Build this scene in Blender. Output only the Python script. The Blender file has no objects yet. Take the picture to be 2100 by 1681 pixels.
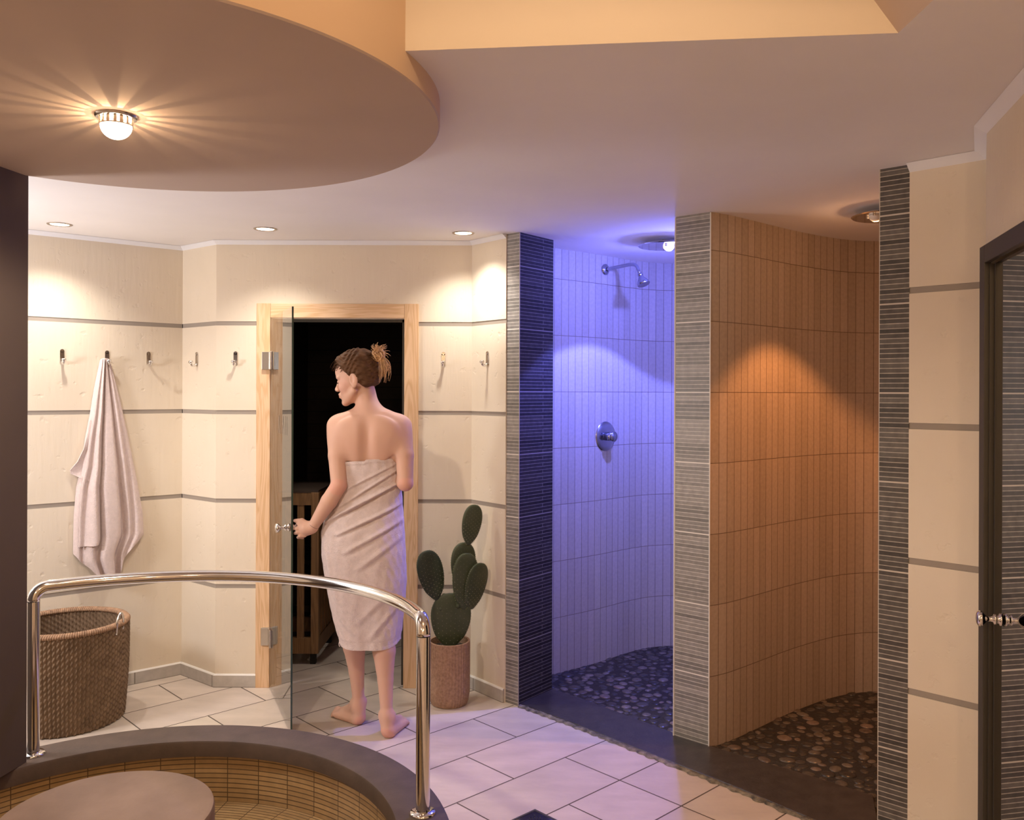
import bpy, bmesh, math, random
import numpy as np
from mathutils import Vector, Matrix
random.seed(7); rng = np.random.default_rng(7)
PI = math.pi
S = bpy.context.scene
COL = S.collection
F = 1790.0; CX = 1050.0; HY = 803.0; CAMZ = 1.5; CEIL = 2.26

def at(px, py, Y):                       # pixel of the 2100x1681 photo and depth -> point
    return Vector(((px-CX)/F*Y, Y, CAMZ-(py-HY)/F*Y))

# ------------------------------------------------------------------ materials
def mat(name, col=(.8,.8,.8), rough=.6, metal=0., noise=0., nscale=8., bump=0., bscale=60., spec=.5,
        emit=None, estr=0., coat=0., sss=0., stretch=None, trans=0., ior=1.5, vcol=False, col2=None):
    m = bpy.data.materials.new(name); m.use_nodes = True
    nt = m.node_tree; N = nt.nodes; L = nt.links
    p = N['Principled BSDF']
    p.inputs['Base Color'].default_value = (*col, 1); p.inputs['Roughness'].default_value = rough
    p.inputs['Metallic'].default_value = metal; p.inputs['Specular IOR Level'].default_value = spec
    p.inputs['Coat Weight'].default_value = coat; p.inputs['IOR'].default_value = ior
    if coat: p.inputs['Coat Roughness'].default_value = .15
    if trans: p.inputs['Transmission Weight'].default_value = trans
    if sss:
        p.inputs['Subsurface Weight'].default_value = sss
        p.inputs['Subsurface Radius'].default_value = (.012,.005,.003); p.inputs['Subsurface Scale'].default_value = 1.
    if emit: p.inputs['Emission Color'].default_value = (*emit, 1); p.inputs['Emission Strength'].default_value = estr
    tc = N.new('ShaderNodeTexCoord'); mp = N.new('ShaderNodeMapping'); L.new(tc.outputs['Object'], mp.inputs[0])
    if stretch: mp.inputs['Scale'].default_value = stretch
    src = None
    if vcol:
        a = N.new('ShaderNodeVertexColor'); a.layer_name = 'Col'; src = a.outputs[0]
    if noise:
        t = N.new('ShaderNodeTexNoise'); t.inputs['Scale'].default_value = nscale; t.inputs['Detail'].default_value = 6
        L.new(mp.outputs[0], t.inputs[0])
        r = N.new('ShaderNodeMapRange'); r.inputs[1].default_value = .3; r.inputs[2].default_value = .7
        L.new(t.outputs[0], r.inputs[0])
        if col2 is not None:
            mx = N.new('ShaderNodeMix'); mx.data_type = 'RGBA'
            mx.inputs[6].default_value = (*col, 1); mx.inputs[7].default_value = (*col2, 1)
            L.new(r.outputs[0], mx.inputs[0]); src = mx.outputs[2]
        else:
            r.inputs[3].default_value = 1-noise; r.inputs[4].default_value = 1+noise
            mx = N.new('ShaderNodeMix'); mx.data_type = 'RGBA'; mx.blend_type = 'MULTIPLY'; mx.inputs[0].default_value = 1
            mx.inputs[6].default_value = (*col, 1)
            if src: L.new(src, mx.inputs[6])
            cb = N.new('ShaderNodeCombineColor')
            for i in range(3): L.new(r.outputs[0], cb.inputs[i])
            L.new(cb.outputs[0], mx.inputs[7]); src = mx.outputs[2]
    if src: L.new(src, p.inputs['Base Color'])
    if bump:
        t = N.new('ShaderNodeTexNoise'); t.inputs['Scale'].default_value = bscale; t.inputs['Detail'].default_value = 5
        L.new(mp.outputs[0], t.inputs[0])
        b = N.new('ShaderNodeBump'); b.inputs['Strength'].default_value = bump; b.inputs['Distance'].default_value = .01
        L.new(t.outputs[0], b.inputs['Height']); L.new(b.outputs[0], p.inputs['Normal'])
    return m

def brick_mat(name, c1, c2, cm, w, h, mortar, rough=.5, offset=0., bump=.3, noise=.12, nscale=30, smooth=.1, spec=.5,
              sheet=None, squash=1.):
    m = bpy.data.materials.new(name); m.use_nodes = True
    nt = m.node_tree; N = nt.nodes; L = nt.links; p = N['Principled BSDF']
    p.inputs['Roughness'].default_value = rough; p.inputs['Specular IOR Level'].default_value = spec
    uv = N.new('ShaderNodeUVMap'); uv.uv_map = 'UV'
    b = N.new('ShaderNodeTexBrick'); L.new(uv.outputs[0], b.inputs[0])
    b.offset = offset; b.inputs['Scale'].default_value = 1; b.inputs['Brick Width'].default_value = w
    b.inputs['Row Height'].default_value = h; b.inputs['Mortar Size'].default_value = mortar
    b.inputs['Mortar Smooth'].default_value = smooth
    b.inputs['Color1'].default_value = (*c1, 1); b.inputs['Color2'].default_value = (*c2, 1); b.inputs['Mortar'].default_value = (*cm, 1)
    t = N.new('ShaderNodeTexNoise'); t.inputs['Scale'].default_value = nscale; t.inputs['Detail'].default_value = 5
    L.new(uv.outputs[0], t.inputs[0])
    r = N.new('ShaderNodeMapRange'); r.inputs[1].default_value = .3; r.inputs[2].default_value = .7
    r.inputs[3].default_value = 1-noise; r.inputs[4].default_value = 1+noise; L.new(t.outputs[0], r.inputs[0])
    cb = N.new('ShaderNodeCombineColor')
    for i in range(3): L.new(r.outputs[0], cb.inputs[i])
    mx = N.new('ShaderNodeMix'); mx.data_type = 'RGBA'; mx.blend_type = 'MULTIPLY'; mx.inputs[0].default_value = 1
    L.new(b.outputs[0], mx.inputs[6]); L.new(cb.outputs[0], mx.inputs[7])
    out = mx.outputs[2]
    if sheet:                                  # wider joint where two mosaic sheets meet
        b2 = N.new('ShaderNodeTexBrick'); L.new(uv.outputs[0], b2.inputs[0]); b2.offset = 0
        b2.inputs['Scale'].default_value = 1; b2.inputs['Brick Width'].default_value = 50; b2.inputs['Row Height'].default_value = sheet
        b2.inputs['Mortar Size'].default_value = mortar*2; b2.inputs['Mortar Smooth'].default_value = 0
        mm = N.new('ShaderNodeMix'); mm.data_type = 'RGBA'; L.new(b2.outputs['Fac'], mm.inputs[0])
        L.new(out, mm.inputs[6]); mm.inputs[7].default_value = (*[min(1, c*1.3) for c in cm], 1); out = mm.outputs[2]
    L.new(out, p.inputs['Base Color'])
    bp = N.new('ShaderNodeBump'); bp.inputs['Strength'].default_value = bump; bp.inputs['Distance'].default_value = .002; bp.invert = True
    L.new(b.outputs['Fac'], bp.inputs['Height']); L.new(bp.outputs[0], p.inputs['Normal'])
    return m

def plaster_mat(name, c, c2, rough=.85):
    m = mat(name, c, rough, noise=.1, nscale=1.6, col2=c2, spec=.25)
    nt = m.node_tree; N = nt.nodes; L = nt.links; p = N['Principled BSDF']
    tc = N.new('ShaderNodeTexCoord'); mp = N.new('ShaderNodeMapping'); mp.inputs['Scale'].default_value = (1, 1, .12)
    L.new(tc.outputs['Object'], mp.inputs[0])
    t = N.new('ShaderNodeTexNoise'); t.inputs['Scale'].default_value = 45; t.inputs['Detail'].default_value = 6; L.new(mp.outputs[0], t.inputs[0])
    t2 = N.new('ShaderNodeTexNoise'); t2.inputs['Scale'].default_value = 24; t2.inputs['Detail'].default_value = 8; L.new(tc.outputs['Object'], t2.inputs[0])
    r2 = N.new('ShaderNodeMapRange'); r2.inputs[1].default_value = .62; r2.inputs[2].default_value = .75; L.new(t2.outputs[0], r2.inputs[0])
    a = N.new('ShaderNodeMath'); a.operation = 'MULTIPLY_ADD'; a.inputs[1].default_value = -1.2
    L.new(r2.outputs[0], a.inputs[0]); L.new(t.outputs[0], a.inputs[2])
    b = N.new('ShaderNodeBump'); b.inputs['Strength'].default_value = .35; b.inputs['Distance'].default_value = .004
    L.new(a.outputs[0], b.inputs['Height']); L.new(b.outputs[0], p.inputs['Normal'])
    return m

def wood_mat(name, c, c2, scale=(14, 14, 1.2), rough=.5):
    m = bpy.data.materials.new(name); m.use_nodes = True
    nt = m.node_tree; N = nt.nodes; L = nt.links; p = N['Principled BSDF']; p.inputs['Roughness'].default_value = rough
    tc = N.new('ShaderNodeTexCoord'); mp = N.new('ShaderNodeMapping'); mp.inputs['Scale'].default_value = scale
    L.new(tc.outputs['Object'], mp.inputs[0])
    t = N.new('ShaderNodeTexNoise'); t.inputs['Scale'].default_value = 1.; t.inputs['Detail'].default_value = 3; t.inputs['Distortion'].default_value = .6
    L.new(mp.outputs[0], t.inputs[0])
    mt = N.new('ShaderNodeMath'); mt.operation = 'MULTIPLY'; mt.inputs[1].default_value = 70; L.new(t.outputs[0], mt.inputs[0])
    s = N.new('ShaderNodeMath'); s.operation = 'SINE'; L.new(mt.outputs[0], s.inputs[0])
    r = N.new('ShaderNodeMapRange'); r.inputs[1].default_value = -.6; r.inputs[2].default_value = 1.; L.new(s.outputs[0], r.inputs[0])
    mx = N.new('ShaderNodeMix'); mx.data_type = 'RGBA'; mx.inputs[6].default_value = (*c, 1); mx.inputs[7].default_value = (*c2, 1)
    L.new(r.outputs[0], mx.inputs[0]); L.new(mx.outputs[2], p.inputs['Base Color'])
    return m

M = {}
M['plaster'] = plaster_mat('cream_plaster', (.76,.67,.54), (.70,.60,.465))
M['groove'] = mat('groove_grout', (.33,.28,.23), .8)
M['white'] = mat('white_paint', (.80,.78,.76), .8, spec=.2)
M['cove'] = mat('white_cove', (.86,.86,.88), .7)
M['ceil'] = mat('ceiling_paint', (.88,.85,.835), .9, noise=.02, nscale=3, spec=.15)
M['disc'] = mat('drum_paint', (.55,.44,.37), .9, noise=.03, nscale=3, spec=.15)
M['recess'] = mat('recess_paint', (.80,.70,.56), .9, spec=.15)
M['floorbase'] = mat('floor_grout', (.10,.075,.055), .9)
M['skirt'] = brick_mat('skirting_stone', (.50,.46,.41), (.44,.40,.36), (.22,.19,.16), .3, .3, .003, .6, noise=.08)
M['skirttop'] = mat('skirting_top', (.78,.75,.70), .6)
M['mosaic'] = brick_mat('slate_strip_mosaic', (.055,.048,.042), (.135,.12,.105), (.44,.39,.33), .42, .016667, .0013, .45, offset=.43, bump=.5, noise=.2, nscale=40, sheet=.3)
M['mosaic_shaded'] = brick_mat('slate_strip_mosaic_shaded', (.022,.019,.021), (.045,.040,.043), (.20,.18,.18), .5, .016667, .0012, .75, offset=.43, spec=.15, bump=.5, noise=.2, nscale=40, sheet=.3)  # darker copy of the strip mosaic, shade of the side face in its colour
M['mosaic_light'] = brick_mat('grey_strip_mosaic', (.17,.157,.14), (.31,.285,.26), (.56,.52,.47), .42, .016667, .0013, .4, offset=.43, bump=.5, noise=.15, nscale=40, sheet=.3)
M['tile'] = brick_mat('beige_tile_cooled', (.50,.47,.44), (.44,.41,.38), (.22,.18,.14), .0505, .3, .0016, .5, bump=.6, noise=.07, nscale=60)  # same tile as the amber shower, greyed so its colour carries violet light
M['tile_o'] = brick_mat('tan_wall_tile', (.50,.40,.31), (.42,.33,.245), (.17,.12,.085), .0505, .3, .0016, .5, bump=.6, noise=.08, nscale=60)
M['basin'] = brick_mat('amber_strip_tile', (.42,.28,.13), (.34,.22,.10), (.10,.06,.03), .115, .0165, .0016, .35, bump=.6, noise=.1, nscale=30)
M['coping'] = mat('dark_stone', (.078,.050,.034), .65, noise=.18, nscale=14, bump=.08, bscale=120)
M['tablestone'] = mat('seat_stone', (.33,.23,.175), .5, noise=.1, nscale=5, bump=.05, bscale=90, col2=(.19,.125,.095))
M['threshold'] = mat('wet_dark_slab', (.045,.038,.034), .35, noise=.25, nscale=20, bump=.1, bscale=60)
M['roughgrout'] = mat('rough_grout', (.26,.22,.15), .9, noise=.5, nscale=35, bump=.5, bscale=90, col2=(.04,.035,.03))
M['chrome'] = mat('chrome', (.80,.79,.78), .10, 1.)
M['steel'] = mat('brushed_steel', (.55,.50,.45), .22, 1.)
M['darkmetal'] = mat('bronze_metal', (.075,.065,.05), .5, .5)
M['hinge'] = mat('satin_hinge', (.62,.58,.52), .3, 1.)
M['wood'] = wood_mat('pale_pine', (.74,.50,.30), (.64,.40,.21))
M['woodh'] = wood_mat('pale_pine_head', (.74,.50,.30), (.64,.40,.21), (1.2, 14, 14))
M['woodslat'] = wood_mat('guard_pine', (.26,.14,.055), (.19,.10,.038))
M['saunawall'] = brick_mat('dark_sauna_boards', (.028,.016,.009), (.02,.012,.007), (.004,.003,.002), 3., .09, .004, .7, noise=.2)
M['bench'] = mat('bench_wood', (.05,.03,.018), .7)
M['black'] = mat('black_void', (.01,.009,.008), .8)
M['pier'] = mat('pier_brown', (.075,.050,.034), .8, noise=.05, nscale=4)
M['towel'] = mat('terry_towel', (.73,.605,.57), .95, noise=.05, nscale=60, bump=.55, bscale=330, spec=.1)
M['hem'] = mat('towel_hem', (.74,.64,.61), .9, bump=.2, bscale=200, spec=.1)
M['skin'] = mat('skin', (.76,.50,.39), .55, sss=.12, spec=.3, vcol=True, bump=.03, bscale=150)
M['hair'] = mat('hair_brown', (.105,.052,.026), .65, noise=.3, nscale=40, spec=.1, stretch=(1,1,1))
M['hairb'] = mat('hair_golden', (.62,.38,.19), .6, noise=.25, nscale=60, spec=.3)
M['eye'] = mat('eye_white', (.8,.78,.75), .2)
M['lash'] = mat('eyelash', (.05,.03,.02), .6)
M['basket'] = mat('seagrass_basket', (.22,.14,.08), .8, noise=.4, nscale=25, col2=(.14,.085,.045), bump=.3, bscale=250)
M['basketrim'] = mat('seagrass_rim', (.32,.19,.11), .8, noise=.3, nscale=60)
M['pot'] = mat('woven_pot', (.45,.28,.18), .8, noise=.2, nscale=90, col2=(.28,.165,.10))
M['soil'] = mat('dark_soil', (.03,.022,.015), .95, bump=.6, bscale=60)
M['cactus'] = mat('cactus_green', (.040,.056,.022), .55, noise=.3, nscale=14, col2=(.062,.075,.036), bump=.1, bscale=70)
M['cactusd'] = mat('cactus_dark', (.022,.034,.014), .5, noise=.3, nscale=14)
M['cactusrim'] = mat('cactus_rim', (.22,.26,.08), .5)
M['spine'] = mat('areole', (.30,.27,.17), .7)
M['glow'] = mat('lamp_dome', (1,.95,.88), .3, emit=(1,.86,.66), estr=12.)
M['fitting']=mat('dull_chrome',(.42,.43,.50),.18,1.)
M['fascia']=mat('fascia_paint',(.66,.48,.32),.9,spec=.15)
M['dl'] = mat('downlight_lens', (1,.95,.88), .3, emit=(1,.88,.72), estr=8.)
M['ledglow'] = mat('led_dome', (.9,.9,.95), .3, emit=(.62,.60,1), estr=4.)
M['ledglow_o'] = mat('led_dome_o', (.75,.70,.62), .3)
M['white_plastic'] = mat('white_loop', (.8,.8,.8), .3)
M['earth'] = mat('handle_steel', (.7,.68,.65), .2, 1.)

def glass_mat(name, tint=(.93,.97,.95), rough=0., ior=1.52):
    m = bpy.data.materials.new(name); m.use_nodes = True
    N = m.node_tree.nodes; L = m.node_tree.links; N.clear()
    o = N.new('ShaderNodeOutputMaterial'); g = N.new('ShaderNodeBsdfGlossy'); t = N.new('ShaderNodeBsdfTransparent')
    g.inputs['Roughness'].default_value = rough; t.inputs[0].default_value = (*tint, 1)
    f = N.new('ShaderNodeFresnel'); f.inputs['IOR'].default_value = ior
    mx = N.new('ShaderNodeMixShader'); L.new(f.outputs[0], mx.inputs[0]); L.new(t.outputs[0], mx.inputs[1]); L.new(g.outputs[0], mx.inputs[2])
    L.new(mx.outputs[0], o.inputs[0]); return m
M['glass'] = glass_mat('clear_glass', ior=1.85)
M['glassdark'] = glass_mat('smoked_glass', (.22,.22,.22), .02, 1.14)
M['glassedge'] = mat('glass_edge', (.02,.05,.04), .1, spec=.8)
M['etched'] = mat('etched_lettering', (.30,.23,.18), .8)

# ------------------------------------------------------------------ object helpers
def link(name, me, mats, parent=None, smooth=False):
    o = bpy.data.objects.new(name, me); COL.objects.link(o)
    for m in (mats if isinstance(mats, (list, tuple)) else [mats]): me.materials.append(m)
    if parent is not None: o.parent = parent
    if smooth: me.polygons.foreach_set('use_smooth', [True]*len(me.polygons))
    return o
def tag(o, label=None, cat=None, group=None, kind=None):
    if label: o['label'] = label
    if cat: o['category'] = cat
    if group: o['group'] = group
    if kind: o['kind'] = kind
    return o
def thing(name, label, cat, loc, group=None, rz=0.):
    o = bpy.data.objects.new(name, None); COL.objects.link(o); o.location = loc; o.rotation_euler.z = rz
    o.empty_display_size = .05
    return tag(o, label, cat, group)
class MB:
    """collects shapes in world (or local) coordinates; build() makes one mesh object"""
    def __init__(s): s.v=[]; s.f=[]; s.m=[]; s.uv=[]; s.c=None
    def add(s, vs, fs, m=0, uvs=None):
        b=len(s.v); s.v += [tuple(v) for v in vs]
        for i,f in enumerate(fs):
            s.f.append(tuple(b+k for k in f)); s.m.append(m)
            s.uv.append(uvs[i] if uvs else None)
        return s
    def box(s, a, b, m=0, T=None):
        x0,y0,z0=a; x1,y1,z1=b
        vs=[Vector(p) for p in ((x0,y0,z0),(x1,y0,z0),(x1,y1,z0),(x0,y1,z0),(x0,y0,z1),(x1,y0,z1),(x1,y1,z1),(x0,y1,z1))]
        if T is not None: vs=[T@v for v in vs]
        fs=[(0,3,2,1),(4,5,6,7),(0,1,5,4),(1,2,6,5),(2,3,7,6),(3,0,4,7)]
        return s.add(vs, fs, m)
    def prism(s, poly, z0, z1, m=0, top=None):
        n=len(poly); vs=[(p[0],p[1],z0) for p in poly]+[(p[0],p[1],z1) for p in poly]
        area=sum(poly[i][0]*poly[(i+1)%n][1]-poly[(i+1)%n][0]*poly[i][1] for i in range(n))
        u=0; fs=[]; uvs=[]
        for i in range(n):
            j=(i+1)%n; d=math.hypot(poly[j][0]-poly[i][0], poly[j][1]-poly[i][1])
            f=(i,j,n+j,n+i); w=[(u,z0),(u+d,z0),(u+d,z1),(u,z1)]
            if area<0: f=f[::-1]; w=w[::-1]
            fs.append(f); uvs.append(w); u+=d
        s.add(vs, fs, m, uvs)
        b=len(s.v)-2*n; tp=tuple(range(b+n,b+2*n)); bt=tuple(range(b,b+n))
        if area<0: tp=tp[::-1]
        else: bt=bt[::-1]
        s.f += [tp,bt]; s.m += [m if top is None else top]*2; s.uv += [None,None]
        return s
    def tube(s, pts, r, n=12, m=0, caps=True):
        pts=[Vector(p) for p in pts]; R=r if isinstance(r,(list,tuple)) else [r]*len(pts)
        vs=[]; up=None
        for i,p in enumerate(pts):
            t=(pts[min(i+1,len(pts)-1)]-pts[max(i-1,0)]).normalized()
            if up is None: up=t.orthogonal().normalized()
            else: up=(up-t*up.dot(t)).normalized()
            bi=t.cross(up)
            for k in range(n):
                a=2*PI*k/n; vs.append(p+(up*math.cos(a)+bi*math.sin(a))*R[i])
        fs=[(i*n+k,i*n+(k+1)%n,(i+1)*n+(k+1)%n,(i+1)*n+k) for i in range(len(pts)-1) for k in range(n)]
        if caps: fs += [tuple(range(n))[::-1], tuple(range((len(pts)-1)*n,len(pts)*n))]
        return s.add(vs, fs, m)
    def lathe(s, prof, n=48, m=0, T=None, mats=None, uv=False, close=False):
        vs=[]
        for (r,z) in prof:
            for k in range(n):
                a=2*PI*k/n; v=Vector((r*math.cos(a), r*math.sin(a), z)); vs.append(T@v if T is not None else v)
        ln=0; b=len(s.v); s.v += [tuple(v) for v in vs]
        K=len(prof); rngk = K if close else K-1
        for i in range(rngk):
            j=(i+1)%K; d=math.hypot(prof[j][0]-prof[i][0], prof[j][1]-prof[i][1])
            rr=max(prof[i][0],prof[j][0])
            for k in range(n):
                k2=(k+1)%n
                s.f.append((b+i*n+k,b+i*n+k2,b+j*n+k2,b+j*n+k)); s.m.append(mats[i] if mats else m)
                s.uv.append([(rr*2*PI*k/n,ln),(rr*2*PI*(k+1)/n,ln),(rr*2*PI*(k+1)/n,ln+d),(rr*2*PI*k/n,ln+d)])
            ln+=d
        return s
    def grid(s, P, m=0, flip=False, closeu=False):
        """P[i][j] -> point"""
        ni=len(P); nj=len(P[0]); b=len(s.v)
        for row in P: s.v += [tuple(p) for p in row]
        for i in range(ni-1):
            for j in range(nj if closeu else nj-1):
                j2=(j+1)%nj; f=(b+i*nj+j,b+i*nj+j2,b+(i+1)*nj+j2,b+(i+1)*nj+j)
                s.f.append(f[::-1] if flip else f); s.m.append(m); s.uv.append(None)
        return s
    def build(s, name, mats, parent=None, smooth=False, bevel=0, origin=None, sharp=None, fix=True):
        me=bpy.data.meshes.new(name)
        v=s.v
        if parent is not None:
            iv=parent.matrix_basis.inverted()
            if parent.parent is not None: iv=(parent.parent.matrix_basis@parent.matrix_basis).inverted()
            v=[tuple(iv@Vector(p)) for p in v]
        if origin is not None: v=[(p[0]-origin[0],p[1]-origin[1],p[2]-origin[2]) for p in v]
        me.from_pydata(v,[],s.f); 
        ul=me.uv_layers.new(name='UV'); buf=np.zeros(len(me.loops)*2,dtype=np.float32); q=0
        for i,f in enumerate(s.f):
            w=s.uv[i]
            for k in range(len(f)):
                if w: buf[q]=w[k][0]; buf[q+1]=w[k][1]
                else: p=s.v[f[k]]; buf[q]=p[0]; buf[q+1]=p[1]
                q+=2
        ul.data.foreach_set('uv', buf)
        me.polygons.foreach_set('material_index', s.m)
        if fix and not any(s.uv):
            bm=bmesh.new(); bm.from_mesh(me); bmesh.ops.recalc_face_normals(bm, faces=bm.faces); bm.to_mesh(me); bm.free()
        o=link(name, me, mats, parent, smooth)
        if origin is not None: o.location=origin
        if smooth and sharp is not None:
            try: me.set_sharp_from_angle(angle=sharp)
            except Exception: pass
        if bevel:
            md=o.modifiers.new('bevel','BEVEL'); md.width=bevel; md.segments=2; md.limit_method='ANGLE'; md.angle_limit=.6
        return o
def copy_tree(o, parent=None):
    c=o.copy(); COL.objects.link(c)
    if parent is not None: c.parent=parent
    for ch in list(o.children): copy_tree(ch, c)
    return c
def basis(origin, zdir, xhint=(0,0,1)):
    """matrix whose Z axis points along zdir"""
    z=Vector(zdir).normalized(); x=Vector(xhint); x=(x-z*x.dot(z)).normalized(); y=z.cross(x)
    m=Matrix((x,y,z)).transposed().to_4x4(); m.translation=Vector(origin); return m
def offset_path(pts, off, closed=False):
    """into-the-room side is the right-hand side of the walking direction"""
    out=[]; n=len(pts)
    for i in range(n):
        ds=[]
        if i>0: ds.append((pts[i][0]-pts[i-1][0], pts[i][1]-pts[i-1][1]))
        if i<n-1: ds.append((pts[i+1][0]-pts[i][0], pts[i+1][1]-pts[i][1]))
        ns=[(d[1]/math.hypot(*d), -d[0]/math.hypot(*d)) for d in ds]
        if len(ns)==1: nx,ny=ns[0]; k=1
        else:
            nx=ns[0][0]+ns[1][0]; ny=ns[0][1]+ns[1][1]; l=math.hypot(nx,ny) or 1; nx/=l; ny/=l
            k=1/max(.35, nx*ns[0][0]+ny*ns[0][1])
        out.append((pts[i][0]+nx*off*k, pts[i][1]+ny*off*k))
    return out
def sweep(mb, pts, prof, mats, closed=True):
    """prof: list of (offset,z), closed loop; mats[i] for segment i->i+1"""
    U=[0]
    for i in range(1,len(pts)): U.append(U[-1]+math.hypot(pts[i][0]-pts[i-1][0], pts[i][1]-pts[i-1][1]))
    K=len(prof); paths=[offset_path(pts, o) for o,z in prof]
    b=len(mb.v)
    for k in range(K):
        for (x,y) in paths[k]: mb.v.append((x,y,prof[k][1]))
    n=len(pts)
    for k in range(K if closed else K-1):
        k2=(k+1)%K
        for i in range(n-1):
            mb.f.append((b+k*n+i, b+k*n+i+1, b+k2*n+i+1, b+k2*n+i)[::1]); mb.m.append(mats[k])
            v0,v1=prof[k][1],prof[k2][1]
            mb.uv.append([(U[i],v0),(U[i+1],v0),(U[i+1],v1),(U[i],v1)])
    if closed:
        for e in (0,n-1):
            f=tuple(b+k*n+e for k in range(K)); mb.f.append(f if e else f[::-1]); mb.m.append(mats[0]); mb.uv.append(None)
def smooth_path(pts, step=.02):
    P=[Vector(p) for p in pts]; P=[P[0]*2-P[1]]+P+[P[-1]*2-P[-2]]; out=[]
    for i in range(1,len(P)-2):
        a,b,c,d=P[i-1:i+3]; n=max(2,int((c-b).length/step))
        for k in range(n):
            t=k/n; out.append(.5*((2*b)+(c-a)*t+(2*a-5*b+4*c-d)*t*t+(3*b-a-3*c+d)*t**3))
    out.append(P[-2]); return out

# ------------------------------------------------------------------ plan of the room
A_ = Vector((.725,.688)); B_ = Vector((.688,-.725))
BANDS = (.510,.943,1.391,1.841)
def wall_prof(top=CEIL, lo=0., bands=BANDS, t=.10):
    pr=[(-t,lo),(0,lo)]; ms=[0]
    for zb in bands:
        pr += [(0,zb-.0105),(-.0025,zb-.0100),(-.0025,zb+.0100),(0,zb+.0105)]; ms += [0,1,1,1]
    pr += [(0,top),(-t,top)]; ms += [0,0,0]
    return pr, ms[:len(pr)]
def plaster_wall(name, paths, extra=None):
    mb=MB()
    for pts in paths:
        pr,ms=wall_prof(); sweep(mb, pts, pr, ms)
    if extra: extra(mb)
    o=mb.build(name, [M['plaster'],M['groove']]); tag(o, kind='structure'); return o
BY=4.423; FL,FR=-1.222,-.545; OPZ=1.866
PL0=(-1.745,4.62); PL1=(-1.500,BY)
left_path=[(-3.3,-2.6),(-3.3,3.30),(-2.315,4.136),PL0]
plaster_wall('wall_left',[left_path])
bpL=[PL0,PL1,(FL,BY)]; bpR=[(FR,BY),(-.205,BY),(-.030,4.210)]
def lintel(mb): mb.box((FL,BY,OPZ),(FR,BY+.10,CEIL))
plaster_wall('wall_back',[bpL,bpR],lintel)
P3A=(1.2477,2.970); P3B=(1.3206,2.904)
W=Vector((-.26,-.966)).normalized(); NW=Vector((-W.y*-1*-1, 0)); NW=Vector((W.y, -W.x))   # right-hand side of W = into the room
Q0=Vector((1.340,2.468))
d0=Q0+W*.05; d1=Q0+W*.80
rp1=[P3B,(1.489,2.742),(1.50,2.70),(Q0.x+.012,Q0.y+.012),tuple(Q0),tuple(d0)]
rp1=[P3B,(1.486,2.740),(Q0.x,Q0.y),tuple(d0)]
rp2=[tuple(d1),(.93,.95),(1.3,.70),(2.6,.60),(2.6,-2.6),(-3.3,-2.6)]
def lintel2(mb):
    n=Vector((-NW.x,-NW.y))*.10
    mb.prism([tuple(d0),tuple(d1),tuple(d1+n),tuple(d0+n)],1.90,CEIL)
plaster_wall('wall_right',[rp1,rp2],lintel2)
# coves
def cove(name, pts, h=.020):
    mb=MB(); sweep(mb, pts, [(-.0,CEIL-h),(h*1.25,CEIL-.001),(0,CEIL-.001)],[0,0,0]); tag(mb.build(name,M['cove']),kind='structure')
cove('trim_1',left_path); cove('trim_2',[PL0,PL1,(FL,BY),(FR,BY),(-.205,BY),(-.030,4.210)]); cove('trim_3',rp1[:3]+[tuple(d0),tuple(d1),(.93,.95)],.026)
def skirt(name, pts):
    mb=MB(); sweep(mb, pts, [(0.0005,0),(.010,0),(.010,.060),(.006,.067),(0.0005,.067)],[0,0,1,1,0]); tag(mb.build(name,[M['skirt'],M['skirttop']]),kind='structure')
skirt('baseboard_left',[(-3.3,3.30),(-2.315,4.136),PL0]); skirt('baseboard_back',[PL0,PL1,(-1.292,BY)]); skirt('baseboard_right',[(-.474,BY),(-.205,BY),(-.032,4.213)])

# ------------------------------------------------------------------ floor
mb=MB()
def fillrect(x0,y0,x1,y1,z): mb.add([(x0,y0,z),(x1,y0,z),(x1,y1,z),(x0,y1,z)],[(0,1,2,3)],0)
fillrect(-3.4,-2.7,2.7,6.6,-.0008)
tc=[]
rowh=.288
for r in range(-26,22):
    b0=-2.735+r*rowh; off=2.34 if r%2==0 else 2.63
    cuts=[off+.58*k for k in range(-9,9)]
    if r==2: cuts.append(2.63)
    if r==-3: cuts.append(2.34)
    if r==5: cuts.append(2.05)
    cuts.sort()
    for a0,a1 in zip(cuts[:-1],cuts[1:]):
        g=.0030; q=[(a0+g,b0+g),(a1-g,b0+g),(a1-g,b0+rowh-g),(a0+g,b0+rowh-g)]
        P=[A_*a+B_*b for a,b in q]; c=sum(P,Vector((0,0)))/4
        if not(-3.6<c.x<2.9 and -2.9<c.y<6.7): continue
        Pz=[(p.x,p.y,0.) for p in P]
        mb.add(Pz,[(3,2,1,0)],1); tc.append(rng.random())
fl=mb.build('floor',[M['floorbase'],None]); tag(fl,kind='structure')
ca=fl.data.color_attributes.new('Col','FLOAT_COLOR','CORNER')
buf=np.ones((len(fl.data.loops),4),dtype=np.float32)
per=[]; 
t0=1; li=4
for t in tc:
    k=.90+.16*t; buf[li:li+4,:3]=np.array([.57,.48,.40])*k*np.array([1,.99+.02*((t*7)%1),.97+.05*((t*13)%1)]); li+=4
ca.data.foreach_set('color',buf.ravel())
fm=mat('stone_floor_tile',(.64,.54,.44),.38,vcol=True,noise=.09,nscale=5,bump=.12,bscale=18,stretch=(1,2.4,1)); fl.data.materials[1]=fm; M['floor']=fm

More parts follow.
